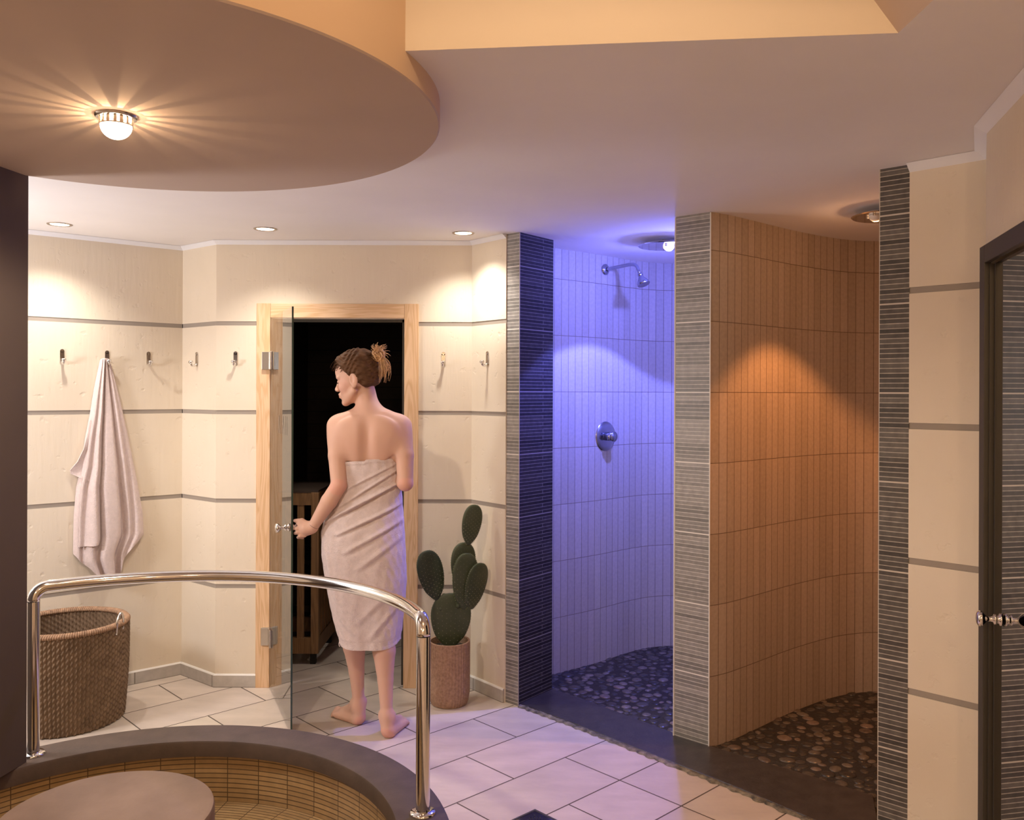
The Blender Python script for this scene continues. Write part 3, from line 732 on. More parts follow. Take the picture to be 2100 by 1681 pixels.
for i,px in enumerate(hookpx):
    c,n,tx=wallpt2(px,1.66,allp[i])
    if i==0:
        h=thing('coat_hook',HL[i],'hook',(0,0,0),'chrome coat hooks along the wall')
        mb=MB(); mb.box((-.010,-.0045,-.026),(.010,-.0005,.030)); mb.tube([(0,-.0005,.030),(0,-.0045,.030)],.010,20); mb.build('back_plate',[M['steel']],h,bevel=.0008)
        pr=smooth_path([(0,-.004,-.022),(0,-.016,-.031),(0,-.030,-.028),(0,-.036,-.016)],.004)
        mb=MB(); mb.tube(pr,[.0065]*len(pr),12); mb.tube([(-.009,-.037,-.013),(.009,-.037,-.013)],.0075,12); mb.build('prong',[M['chrome']],h,smooth=True)
        MB().tube([(0,-.0045,.026),(0,-.007,.026)],.004,10).build('screw',[M['chrome']],h)
        hook0=h
    else: h=copy_tree(hook0)
    h.location=c; h.rotation_euler.z=math.atan2(tx.y,tx.x); h['label']=HL[i]; hooks.append((c,n,tx))

# ------------------------------------------------------------------ hanging towel
c,n,tx=hooks[1]
def wxy(px,py):        # photo pixel -> (u along wall, z) near the towel's plane
    k=(px-CX)/F; base=c+n*.05
    t=(k*base.y-base.x)/(tx.x-k*tx.y); y=base.y+t*tx.y
    return t, 1.5-(py-HY)/F*y
def lerp_tab(tab,v):
    if v<=tab[0][0]: return tab[0][1]
    for (a,p),(b,q) in zip(tab[:-1],tab[1:]):
        if v<=b: return p+(q-p)*(v-a)/(b-a)
    return tab[-1][1]
Lt=[(742,210),(800,198),(850,190),(900,180),(960,172),(1000,162),(1060,157),(1130,156),(1150,158),(1190,182)]
Rt=[(742,229),(790,243),(840,255),(900,268),(960,280),(1000,288),(1060,298),(1105,300),(1140,281),(1190,272)]
Bt=[(0,1135),(.08,1150),(.16,1163),(.24,1182),(.34,1188),(.62,1189),(.72,1188),(.76,1168),(.86,1140),(1,1108)]
Lw=[(y,wxy(x,y)[0]) for x,y in [(p[1],p[0]) for p in Lt]]; Rw=[(y,wxy(x,y)[0]) for x,y in [(p[1],p[0]) for p in Rt]]
zt0=742
def pleat(s,v,seed=0):
    w=min(1,.25+v*1.1); val=0
    for cpos,wd,amp in ((.15,.055,1.2),(.36,.05,1.5),(.66,.05,1.7),(.84,.04,.9)):
        cc=cpos+.03*math.sin(v*3+cpos*9); val-=amp*math.exp(-((s-cc)/wd)**2)
    return .030*w*val
def towel_sheet(mb,s0,s1,dofs,bfun,ns=70,nv_=70,ext=1.):
    P=[];Bk=[]
    for i in range(nv_+1):
        v=i/nv_; row=[];rb=[]
        for j in range(ns+1):
            s=s0+(s1-s0)*j/ns; py=zt0+(bfun(s)-zt0)*v
            l=lerp_tab(Lw,py); r_=lerp_tab(Rw,py); u=l+(r_-l)*s
            e=math.sqrt(max(0,1-(2*s-1)**2)); full=.028+.060*v-.018*v*v
            d=.006+full*e**.8+pleat(s,v)*e+dofs+.004*math.sin(9*s+5*v)*v
            _,z=wxy(219,py); z=z
            top=max(0,1-v*9); z+=.012*top*e
            p=c+tx*u+n*max(.004,d); p.z=z; row.append(p)
            p=c+tx*u+n*max(.003,min(d-.008,.012+.02*v+dofs)); p.z=z+.001; rb.append(p)
        P.append(row);Bk.append(rb)
    mb.grid(P); mb.grid(Bk,flip=True)
    # side and end closings
    mb.grid([P[0],Bk[0]],flip=True); mb.grid([P[-1],Bk[-1]])
    mb.grid([[r[0] for r in P],[r[0] for r in Bk]]); mb.grid([[r[-1] for r in P],[r[-1] for r in Bk]],flip=True)
mb=MB(); towel_sheet(mb,0,1,0,lambda s:lerp_tab(Bt,s))
towel_sheet(mb,.05,.34,.014,lambda s:1119-6*(s-.05))
# left flap
fl_=[[(187,865),(196,865)],[(181,895),(194,898)],[(173,925),(190,930)],[(162,950),(186,958)],[(148,968),(180,982)],[(150,976),(174,990)]]
P=[];Q=[]
for i,(a,b) in enumerate(fl_):
    r1=[];r2=[]
    for k in range(6):
        t=k/5; px=a[0]+(b[0]+10-a[0])*t; py=a[1]+(b[1]-a[1])*t; u,z=wxy(px,py)
        p=c+tx*u+n*(.030+.012*math.sin(t*PI+i)); p.z=z; r1.append(p); q=p-n*.012; r2.append(q)
    P.append(r1);Q.append(r2)
mb.grid(P);mb.grid(Q,flip=True);mb.grid([P[-1],Q[-1]]);mb.grid([[r[-1] for r in P],[r[-1] for r in Q]],flip=True);mb.grid([[r[0] for r in P],[r[0] for r in Q]])
tw=mb.build('bath_towel',[M['towel']],smooth=True,origin=(c.x,c.y,c.z-.05)); tag(tw,'dusty pink bath towel hanging in folds from a hook on the left wall','towel')

# ------------------------------------------------------------------ wicker basket
bc=(-2.030,3.985); bz=.435
bk=thing('wicker_basket','tall round brown wicker laundry basket under the hanging towel','basket',(bc[0],bc[1],0))
def weave(rad,z0,z1,nth,nz,amp,pitch,sgn=1):
    P=[]
    ncol=int(round(2*PI*.25/pitch))
    for i in range(nz+1):
        z=z0+(z1-z0)*i/nz; row=[]; rr=rad(z)
        for k in range(nth):
            a=2*PI*k/nth; ph=a*ncol
            w=abs(math.sin(ph*.5)); br=math.sin((z/.0125)*PI+ (PI if int(ph/(2*PI))%2 else 0)+1.2*math.sin(ph))
            r=rr+sgn*amp*(w**.6*(.65+.35*br)); row.append((bc[0]+r*math.cos(a),bc[1]+r*math.sin(a),z))
        P.append(row)
    return P
ro=lambda z:.236+.020*(z/bz)+.006*math.sin(z/bz*PI)
mb=MB(); Po=weave(ro,.004,bz,760,150,.011,.0165); mb.grid(Po,closeu=True)
Pi=weave(lambda z:ro(z)-.016,.03,bz,640,90,.006,.0165,-1); mb.grid(Pi,closeu=True,flip=True)
mb.build('woven_body',[M['basket']],bk,smooth=True,fix=False)
mb=MB(); mb.lathe([(.001,.006),(.24,.006),(.24,.03),(.001,.03)],n=64,T=Matrix.Translation((bc[0],bc[1],0))); mb.build('bottom',[M['basket']],bk)
mb=MB()
for k in range(170):
    a=2*PI*k/170; rr=ro(bz); p=lambda th,da: (bc[0]+(rr-.006+.014*math.cos(th))*math.cos(a+da),bc[1]+(rr-.006+.014*math.cos(th))*math.sin(a+da),bz+.002+.011*math.sin(th))
    mb.tube([p(th,.03*(th/PI)) for th in (-.5,.2,.9,1.6,2.3,3.0,3.6)],.0052,6)
mb.build('rolled_rim',[M['basketrim']],bk,smooth=True)
ha=-.12; hx=Vector((bc[0]+(ro(bz)+.004)*math.cos(ha),bc[1]+(ro(bz)+.004)*math.sin(ha),bz))
lp_=smooth_path([hx+Vector((-.004,-.03,-.035)),hx+Vector((.0,-.027,.025)),hx+Vector((.004,.0,.058)),hx+Vector((.004,.022,.025)),hx+Vector((0,.026,-.03))],.008)
MB().tube(lp_,.0055,10).build('handle',[M['earth']],bk,smooth=True)

# ------------------------------------------------------------------ potted cactus
pc=Vector((-.297,4.205,0)); pt=thing('potted_cactus','prickly pear cactus in a woven terracotta coloured pot','plant',tuple(pc))
mb=MB(); nz=60; nth=240; P=[]
for i in range(nz+1):
    z=.3*i/nz+.002; row=[]; r0=.088+.010*min(1,z/.06)-.004*(1-min(1,z/.02))
    for k in range(nth):
        a=2*PI*k/nth; w=math.sin(a*40+ (i%4)*PI/2)*math.sin(z/.010*PI); r=r0+.0018*w; row.append((pc.x+r*math.cos(a),pc.y+r*math.sin(a),z))
    P.append(row)
mb.grid(P,closeu=True); mb.lathe([(.090,.302),(.098,.304),(.099,.300)],n=64,T=Matrix.Translation(pc)); mb.lathe([(.090,.302),(.090,.24)],n=64,T=Matrix.Translation(pc)); mb.lathe([(.001,.002),(.083,.002)],n=48,T=Matrix.Translation(pc))
mb.build('pot',[M['pot']],pt,smooth=True,fix=False)
mb=MB(); mb.lathe([(.001,.272),(.089,.268)],n=48,T=Matrix.Translation(pc)); mb.build('soil',[M['soil']],pt)
def pad(px,py,w,h,tilt,Y,yaw,m='cactus',rim=False):
    """centre pixel, width/height px, tilt (deg, + leans right), yaw turns it about the vertical"""
    cen=at(px,py,Y); s=Y/F; a=w*s/2/max(.35,math.cos(R(yaw))); b=h*s/2; t=.011
    T=Matrix.Translation(cen)@Matrix.Rotation(R(tilt),4,'Y')@Matrix.Rotation(R(yaw),4,'Z')
    mb=MB(); nu,nv2=28,40; P=[]
    for i in range(nu+1):
        th=PI*i/nu; row=[]
        zz=-math.cos(th); wd=math.sin(th)**.9*(1+.20*zz)
        if zz<-.6: wd*=1-.25*(-.6-zz)/.4
        for k in range(nv2):
            ph=2*PI*k/nv2; cx_,cy_=math.cos(ph),math.sin(ph)
            cy_=math.copysign(abs(cy_)**.8,cy_)
            row.append(T@Vector((a*wd*cx_,t*(wd**.7 if wd>0 else 0)*cy_*1.25,b*zz)))
        P.append(row)
    mb.grid(P,closeu=True)
    for i in range(-5,6):
        for j in range(-4,5):
            z=i/5.5+.5/5.5*(j%2); x=j/4.6*(1+.2*z)
            if x*x+z*z>.82: continue
            for sg in(-1,1):
                q=T@Vector((a*x,sg*t*1.15*math.sqrt(max(.1,1-x*x-z*z))**.7,b*z)); d=(T.to_3x3()@Vector((0,sg,0)))*.003
                mb.tube([q-d*.3,q+d],[.0019,.0008],5,m=1)
    for k in range(26):
        th=PI*(k+.5)/26*.9+.15
        for sg in (-1,1):
            zz=-math.cos(th); x=math.sin(th)**.9*(1+.2*zz)*sg; q=T@Vector((a*x,0,b*zz)); d=(T.to_3x3()@Vector((x,0,zz)).normalized())*.003
            mb.tube([q-d*.3,q+d],[.0018,.0006],5,m=2 if rim else 1)
    return mb.build('cactus_pad',[M[m],M['spine'],M['cactusrim']],pt,smooth=True,fix=False)
pad(926,1272,80,112,2,4.205,8)
pad(886,1180,50,104,-13,4.19,20,'cactusd')
pad(951,1160,48,96,2,4.235,25,rim=True)
pad(955,1192,50,116,3,4.20,25,rim=True)
pad(977,1202,40,98,12,4.228,48)
pad(968,1076,38,84,9,4.23,30)
for q in ((905,1248,4.195),(941,1242,4.19),(912,1222,4.22),(921,1224,4.22)):
    v=at(*q); mb=MB(); mb.lathe([(.0005,-.012),(.010,-.008),(.012,.0),(.008,.010),(.0005,.013)],n=12,T=Matrix.Translation(v))
    mb.build('cactus_bud',[M['cactus']],pt,smooth=True)

# ------------------------------------------------------------------ floor drain
dc=Vector((.085,3.133)); dt=thing('floor_drain','square steel floor drain with slots in the beige floor tiles','drain',(dc.x,dc.y-.106,0),rz=R(43.5))
def dbox(mb,x0,y0,x1,y1,z0,z1): 
    T=Matrix.Translation((dc.x,dc.y-.106,0))@Matrix.Rotation(R(43.5),4,'Z'); return mb.box((x0,y0,z0),(x1,y1,z1),T=T)
h=.074
mb=MB(); dbox(mb,-h,-h,h,-h+.008,.0005,.004); dbox(mb,-h,h-.008,h,h,.0005,.004); dbox(mb,-h,-h+.008,-h+.008,h-.008,.0005,.004); dbox(mb,h-.008,-h+.008,h,h-.008,.0005,.004); mb.build('frame',[M['darkmetal']],dt)
mb=MB(); dbox(mb,-h+.009,-h+.009,h-.009,h-.009,.0005,.003); mb.build('grate',[M['chrome']],dt)
mb=MB()
for i in range(-4,5):
    for j in range(-3,4):
        if (i*i*1.2+j*j*1.6)<15:
            cpt=Vector((dc.x+i*.0095,dc.y-.106+j*.020,0)); mb.box((cpt.x-.0022,cpt.y-.007,.0031),(cpt.x+.0022,cpt.y+.007,.0036))
mb.build('slot',[M['black']],dt,fix=True)

# ------------------------------------------------------------------ the bather: implicit body surface
def sub3(a,b): return (a[0]-b[0],a[1]-b[1],a[2]-b[2])
class Field:
    def __init__(s, lo, hi, h):
        s.lo=np.array(lo); s.h=h; s.n=np.ceil((np.array(hi)-s.lo)/h).astype(int)+1
        s.F=np.full(s.n,.12,dtype=np.float32)
    def region(s, a, b):
        i0=np.clip(np.floor((np.array(a)-s.lo)/s.h).astype(int),0,s.n-1); i1=np.clip(np.ceil((np.array(b)-s.lo)/s.h).astype(int)+1,1,s.n)
        ax=[s.lo[k]+s.h*np.arange(i0[k],i1[k]) for k in range(3)]
        return (slice(i0[0],i1[0]),slice(i0[1],i1[1]),slice(i0[2],i1[2])), np.meshgrid(*ax,indexing='ij')
    def comb(s, sl, d, k, sub):
        f=s.F[sl]
        if sub:
            d=-d; h=np.maximum(k-np.abs(f-d),0)/k; s.F[sl]=np.maximum(f,d)+h*h*k*.25
        else:
            h=np.maximum(k-np.abs(f-d),0)/k; s.F[sl]=np.minimum(f,d)-h*h*k*.25
    def cap(s, a, b, ra, rb, k=.02, sub=False):
        a=np.array(a,float); b=np.array(b,float); m=max(ra,rb)+max(.055,k+.01)
        sl,(X,Y,Z)=s.region(np.minimum(a,b)-m,np.maximum(a,b)+m)
        ab=b-a; L2=(ab**2).sum(); t=np.clip(((X-a[0])*ab[0]+(Y-a[1])*ab[1]+(Z-a[2])*ab[2])/L2,0,1)
        d=np.sqrt((X-a[0]-t*ab[0])**2+(Y-a[1]-t*ab[1])**2+(Z-a[2]-t*ab[2])**2)-(ra+(rb-ra)*t)
        s.comb(sl,d.astype(np.float32),k,sub)
    def ell(s, c, r, Rm=None, k=.02, sub=False):
        c=np.array(c,float); r=np.array(r,float); m=r.max()+max(.055,k+.01)
        sl,(X,Y,Z)=s.region(c-m,c+m); x,y,z=X-c[0],Y-c[1],Z-c[2]
        if Rm is not None:
            Q=np.array(Rm); x,y,z=(Q[0][0]*x+Q[0][1]*y+Q[0][2]*z, Q[1][0]*x+Q[1][1]*y+Q[1][2]*z, Q[2][0]*x+Q[2][1]*y+Q[2][2]*z)
        k0=np.sqrt((x/r[0])**2+(y/r[1])**2+(z/r[2])**2); k1=np.sqrt((x/r[0]**2)**2+(y/r[1]**2)**2+(z/r[2]**2)**2)+1e-6
        s.comb(sl,(k0*(k0-1)/k1).astype(np.float32),k,sub)
    def mesh(s):
        F=s.F; ins=F<0; n=F.shape
        c=np.zeros((n[0]-1,n[1]-1,n[2]-1),dtype=np.int8)
        for dx in (0,1):
            for dy in (0,1):
                for dz in (0,1): c+=ins[dx:n[0]-1+dx,dy:n[1]-1+dy,dz:n[2]-1+dz]
        act=(c>0)&(c<8); I=np.argwhere(act); idx=-np.ones(act.shape,dtype=np.int64); idx[act]=np.arange(len(I))
        acc=np.zeros((len(I),3)); cnt=np.zeros(len(I))
        for ax in range(3):
            o1,o2=[k for k in range(3) if k!=ax]
            for a in (0,1):
                for b in (0,1):
                    p=I.copy(); p[:,o1]+=a; p[:,o2]+=b; q=p.copy(); q[:,ax]+=1
                    f0=F[p[:,0],p[:,1],p[:,2]]; f1=F[q[:,0],q[:,1],q[:,2]]; mk=(f0<0)!=(f1<0)
                    t=np.where(mk,f0/(f0-f1+1e-12),0); pos=p.astype(float); pos[:,ax]+=t
                    acc[mk]+=pos[mk]; cnt[mk]+=1
        V=s.lo+s.h*acc/cnt[:,None]; quads=[]
        for ax in range(3):
            o1,o2=[(1,2),(2,0),(0,1)][ax]
            sl0=[slice(None)]*3; sl1=[slice(None)]*3; sl0[ax]=slice(0,n[ax]-1); sl1[ax]=slice(1,n[ax])
            A=ins[tuple(sl0)]; B=ins[tuple(sl1)]; E=np.argwhere(A!=B)
            E=E[(E[:,o1]>0)&(E[:,o2]>0)&(E[:,o1]<n[o1]-1)&(E[:,o2]<n[o2]-1)]
            fl=A[E[:,0],E[:,1],E[:,2]]
            def cell(d1,d2):
                q=E.copy(); q[:,o1]-=d1; q[:,o2]-=d2; return idx[q[:,0],q[:,1],q[:,2]]
            Q=np.stack([cell(1,1),cell(0,1),cell(0,0),cell(1,0)],1); Q[~fl]=Q[~fl][:,::-1]; quads.append(Q)
        return V,np.concatenate(quads)
def mesh_from(name,V,Q,mats,parent,loc):
    me=bpy.data.meshes.new(name); V=V-np.array(loc)
    me.vertices.add(len(V)); me.vertices.foreach_set('co',V.astype(np.float32).ravel())
    me.loops.add(len(Q)*4); me.loops.foreach_set('vertex_index',Q.astype(np.int32).ravel())
    me.polygons.add(len(Q)); me.polygons.foreach_set('loop_start',np.arange(0,len(Q)*4,4,dtype=np.int32)); 
    me.update(calc_edges=True); me.validate()
    return link(name,me,mats,parent,smooth=True)

PL=(-.63,3.88,0.)
wo=thing('person','woman wrapped in a pink towel stepping barefoot into the sauna, holding the glass door knob','person',PL)
fd=Field((-1.02,3.62,-.008),(-.36,4.22,1.72),.0035)
# torso
fd.ell((-.632,3.895,1.25),(.136,.092,.165),k=.03)
fd.ell((-.637,3.90,1.07),(.112,.078,.15),k=.03)
fd.ell((-.648,3.90,.90),(.148,.105,.14),k=.03)
fd.cap((-.735,3.872,1.328),(-.530,3.872,1.328),.048,.048,k=.08)
fd.ell((-.632,3.864,1.325),(.125,.050,.062),k=.06)
fd.ell((-.632,3.890,1.30),(.140,.078,.09),k=.06)
fd.cap((-.640,3.875,1.405),(-.735,3.872,1.358),.026,.028,k=.05)
fd.cap((-.625,3.875,1.405),(-.528,3.872,1.358),.026,.028,k=.05)
for sx in (-1,1):                                   # shoulder blades, breasts hidden under the towel
    fd.ell((-.632+sx*.072,3.822,1.285),(.034,.012,.058),k=.055)
    fd.ell((-.632+sx*.065,3.975,1.21),(.055,.045,.055),k=.03)
fd.cap((-.632,3.782,1.37),(-.636,3.796,1.08),.010,.010,k=.042,sub=True)
fd.ell((-.632,3.870,1.36),(.09,.036,.045),k=.045)
# neck
fd.cap((-.655,3.885,1.505),(-.632,3.885,1.395),.045,.049,k=.035)
fd.cap((-.690,3.865,1.500),(-.640,3.94,1.395),.012,.010,k=.02)
# head
yaw=R(15); pit=R(-9)
fv=Vector((-math.cos(yaw),math.sin(yaw),0)); lf=Vector((-math.sin(yaw),-math.cos(yaw),0)); uv_=Vector((0,0,1))
Rp=Matrix.Rotation(R(9),3,lf); 
f2=Rp@fv; u2=Rp@uv_
if f2.z>0: Rp=Matrix.Rotation(R(-9),3,lf); f2=Rp@fv; u2=Rp@uv_
O=Vector((-.677,3.875,1.545)); RM=[list(f2),list(lf),list(u2)]
def hp_(f,l,u): return O+f2*f+lf*l+u2*u
def hell(f,l,u,rf,rl,ru,k=.012,sub=False): fd.ell(hp_(f,l,u),(rf,rl,ru),RM,k,sub)
def hcap(a,b,ra,rb,k=.01,sub=False): fd.cap(hp_(*a),hp_(*b),ra,rb,k,sub)
hell(.002,0,.052,.092,.070,.085); hell(-.020,0,.035,.075,.066,.070)
hell(.045,0,.000,.050,.054,.070,k=.02); hell(.050,0,-.045,.038,.042,.045,k=.02)
hcap((.010,.048,-.040),(.076,.012,-.082),.013,.012,.02); hcap((.010,-.048,-.040),(.076,-.012,-.082),.013,.012,.02)
hell(.084,0,-.086,.012,.015,.012,k=.014)
hell(.086,0,.050,.012,.040,.024,k=.02)
for sx in (-1,1):
    hell(.076,sx*.034,.026,.014,.020,.007,k=.012)
    hell(.062,sx*.040,-.018,.020,.016,.018,k=.02)
    hell(.094,sx*.030,.008,.012,.014,.010,k=.01,sub=True)
    hell(.080,sx*.031,.008,.0125,.0125,.0105,k=.004)
    hell(.106,sx*.010,-.026,.008,.007,.006,k=.006)
    # ears
    hell(-.006,sx*.072,.004,.020,.007,.033,k=.006); hell(.001,sx*.077,.008,.009,.005,.016,k=.004,sub=True)
    hell(-.002,sx*.070,-.024,.009,.005,.009,k=.006)
hcap((.093,0,.022),(.112,0,-.018),.0065,.0085,.008); hell(.113,0,-.021,.0095,.0095,.008,k=.008)
hell(.092,0,-.052,.013,.022,.016,k=.012)
hell(.101,0,-.045,.0065,.018,.0055,k=.005); hell(.099,0,-.057,.0070,.016,.0060,k=.005)
hell(.106,0,-.0508,.006,.020,.0014,k=.003,sub=True); hell(.104,0,-.068,.007,.016,.005,k=.006,sub=True)
# left arm reaching to the knob
SL=(-.775,3.878,1.345); EL=(-.752,3.800,1.090); WL=(-.872,3.822,.902)
fd.cap(SL,(-.766,3.835,1.215),.046,.040,k=.035); fd.cap((-.766,3.835,1.215),EL,.040,.034,k=.006)
fd.cap(EL,(-.795,3.800,1.02),.035,.036,k=.006); fd.cap((-.795,3.800,1.02),WL,.036,.0225,k=.006)
# left hand, thumb on top, fingers curled round the knob
kx=Vector((kc.x,kc.y,.900))-Vector((nv.x,nv.y,0))*.050
fd.ell((-.900,3.822,.896),(.034,.015,.030),k=.014)
fd.cap(WL,(-.900,3.822,.898),.021,.022,k=.015)
fr_=[((-.930,3.826,.914),(-.944,3.855,.916),(-.930,3.874,.905),.0080),((-.938,3.820,.8975),(-.957,3.848,.894),(-.940,3.871,.888),.0080),
     ((-.935,3.817,.881),(-.952,3.845,.874),(-.934,3.866,.868),.0077),((-.925,3.815,.866),(-.939,3.840,.856),(-.922,3.858,.850),.0068)]
for kn,mid,tip,r_ in fr_:
    fd.cap((-.905,3.822,kn[2]-.0),kn,r_*1.12,r_*1.1,k=.004)
    fd.cap(kn,mid,r_*1.08,r_,k=.003); fd.cap(mid,tip,r_,r_*.85,k=.003)
fd.cap((-.893,3.828,.915),(-.922,3.840,.930),.0125,.0105,k=.012); fd.cap((-.922,3.840,.930),(-.955,3.850,.928),.0102,.0082,k=.004)
# right arm, forearm folded in front of the chest
SR=(-.490,3.878,1.345); ER=(-.466,3.822,1.098); WR=(-.560,3.985,1.180)
fd.cap(SR,(-.472,3.845,1.22),.045,.040,k=.035); fd.cap((-.472,3.845,1.22),ER,.040,.034,k=.006)
fd.cap(ER,(-.490,3.875,1.11),.035,.036,k=.006); fd.cap((-.490,3.875,1.11),WR,.035,.022,k=.006)
fd.ell((-.595,4.012,1.198),(.036,.016,.028),k=.018)
for i,dz in enumerate((.022,.008,-.006,-.019)):
    a=(-.625,4.022,1.200+dz); b=(-.655,4.020,1.198+dz*1.1); e=(-.662,4.002,1.196+dz*1.1); r_=(.0082,.0088,.0083,.0072)[i]
    fd.cap((-.60,4.014,1.199+dz*.8),a,r_*1.1,r_,k=.006); fd.cap(a,b,r_,r_*.95,k=.003); fd.cap(b,e,r_*.95,r_*.8,k=.003)
fd.cap((-.585,4.010,1.215),(-.612,4.018,1.238),.012,.010,k=.01); fd.cap((-.612,4.018,1.238),(-.640,4.016,1.240),.0098,.008,k=.004)
# legs
HLp=(-.705,3.90,.86); KL=(-.708,3.905,.475); AL=(-.688,3.945,.095); 
HRp=(-.590,3.89,.86); KR=(-.566,3.868,.475); AR=(-.541,3.800,.090)
for H_,K_,A2,sx in ((HLp,KL,AL,-1),(HRp,KR,AR,1)):
    fd.cap(H_,K_,.078,.050,k=.03)
    K=Vector(K_); A=Vector(A2); c1=K.lerp(A,.30)+Vector((0,-.010,0)); c2=K.lerp(A,.62)
    fd.cap(K,c1,.047,.050,k=.008); fd.cap(c1,c2,.050,.034,k=.008); fd.cap(c2,A,.034,.025,k=.008)
    for s2 in (-1,1): fd.ell(A+Vector((s2*.024,.008,.004 if s2*sx<0 else -.002)),(.011,.014,.013),k=.012)
def foot(A,heel,toe,side):
    """side=+1: little toe on the +perp side"""
    A=Vector(A); h=Vector(heel); t=Vector(toe); d=(t-h).normalized(); pr=Vector((-d.y,d.x,0))*side; L=(t-h).length
    fd.cap(A,h+Vector((0,0,.034))+d*.018,.027,.026,k=.02)
    fd.ell(h+d*.026+Vector((0,0,.026)),(.030,.030,.028),k=.012)
    fd.cap(A+d*.012-Vector((0,0,.02)),h+d*(L*.66)+Vector((0,0,.024))-pr*.012,.028,.018,k=.03)
    fd.cap(h+d*.03+pr*.008+Vector((0,0,.018)),h+d*(L*.68)+pr*.020+Vector((0,0,.014)),.021,.0155,k=.02)
    fd.cap(h+d*(L*.5)-pr*.016+Vector((0,0,.026)),h+d*(L*.72)-pr*.020+Vector((0,0,.017)),.020,.0165,k=.02)
    for i in range(5):
        off=-.031+i*.0148; ln=(1.0,.985,.94,.89,.82)[i]; r_=(.0125,.0088,.0082,.0078,.0075)[i]
        b=h+d*(L*.70)+pr*(off*.9)+Vector((0,0,.016)); m_=h+d*(L*(ln-.08))+pr*off+Vector((0,0,.0165)); e=h+d*(L*ln-.006)+pr*off+Vector((0,0,r_*.95))
        fd.cap(b,m_,r_*1.1,r_,k=.006); fd.cap(m_,e,r_,r_*.92,k=.003)
foot(AL,(-.668,3.925,0),(-.840,4.065,0),1)
foot(AR,(-.540,3.768,0),(-.476,3.985,0),-1)
V,Q=fd.mesh(); V[:,2]=np.maximum(V[:,2],.0006)
bo=mesh_from('body',V,Q,M['skin'],wo,PL)
n_=len(bo.data.vertices); ca=bo.data.color_attributes.new('Col','FLOAT_COLOR','POINT')
co=np.zeros(n_*3,dtype=np.float32); bo.data.vertices.foreach_get('co',co); co=co.reshape(-1,3)+np.array(PL)
colr=np.ones((n_,4),dtype=np.float32); colr[:,:3]=(.66,.405,.30)
def blob(c,r,col,amt=1.):
    w=np.clip(1.3-np.linalg.norm((co-np.array(c))/np.array(r),axis=1),0,.3)/.3*amt
    colr[:,:3]=colr[:,:3]*(1-w[:,None])+np.array(col)*w[:,None]
blob(hp_(.104,0,-.051),(.010,.020,.009),(.52,.20,.17),.85)
for h_ in ((-.540,3.768,.012),(-.668,3.925,.012),(-.752,3.775,1.085),(-.46,3.80,1.09)): blob(h_,(.035,.035,.03),(.72,.36,.27),.6)
blob(hp_(.06,.045,-.01),(.03,.03,.03),(.74,.42,.34),.4)
ca.data.foreach_set('color',colr.ravel())
sm=bo.modifiers.new('smooth','SMOOTH'); sm.factor=.5; sm.iterations=2
# face details
for sx in (-1,1):
    mb=MB(); p=[hp_(.0905-.010*abs(t),sx*(.031+.013*t),.0045-.001*(1-t*t)) for t in (-1,-.5,0,.5,1)]; mb.tube([q+f2*.0025 for q in p],.0017,6)
    for k in range(7):
        t=-1+k/3; q=hp_(.0905-.010*abs(t),sx*(.031+.013*t),.004); q=q+f2*.0025; mb.tube([q,q+f2*.007-u2*.003],[.0008,.0004],4)
    mb.build('eyelashes',[M['lash']],wo)
    mb=MB(); p=[hp_(.0935-.012*max(0,t)**2,sx*(.028+.019*t),.030+.003*(1-t*t)) for t in (-1,-.6,-.2,.2,.6,1)]; mb.tube([q+f2*.0025 for q in p],[.0012,.0018,.0020,.0018,.0014,.0008],6); mb.build('eyebrow',[M['hair']],wo)
# hair: cap grown back from the hairline
hf=Field((-.80,3.75,1.42),(-.53,3.99,1.72),.0036)
hf.ell(hp_(.000,0,.055),(.101,.080,.092),RM,k=.01); hf.ell(hp_(-.022,0,.034),(.084,.076,.078),RM,k=.02); hf.ell(hp_(-.045,0,-.020),(.040,.048,.050),RM,k=.03)
hf.ell(hp_(.070,0,.098),(.034,.050,.022),RM,k=.02)
G=np.meshgrid(*[hf.lo[k]+hf.h*np.arange(hf.n[k]) for k in range(3)],indexing='ij')
dF=(G[0]-O.x)*f2.x+(G[1]-O.y)*f2.y+(G[2]-O.z)*f2.z; dL=(G[0]-O.x)*lf.x+(G[1]-O.y)*lf.y+(G[2]-O.z)*lf.z; dU=(G[0]-O.x)*u2.x+(G[1]-O.y)*u2.y+(G[2]-O.z)*u2.z
hl=(dF-.010)*.74-(dU-.018)*.67-.6*np.maximum(np.abs(dL)-.03,0)*0
hl=np.maximum(hl, .9*(.0-dU-.048-.3*dF))      # nape limit
st1=.0026*np.sin(260*(dU*.75+dL*.35)+9*np.sin(dF*35))+.0016*np.sin(520*(dU+.2*dL)+5*np.sin(dF*60))
D=hf.F+st1.astype(np.float32); kk=.012; h_=np.maximum(kk-np.abs(D-hl),0)/kk; hf.F=(np.maximum(D,hl)+h_*h_*kk*.25).astype(np.float32)
ear=np.sqrt(((dF+.004)/.020)**2+((np.abs(dL)-.078)/.016)**2+((dU-.0)/.033)**2)-1; hf.F=np.maximum(hf.F,(-ear*.014).astype(np.float32))
V,Q=hf.mesh(); ho=mesh_from('hair',V,Q,M['hair'],wo,PL); ho.modifiers.new('smooth','SMOOTH').iterations=1
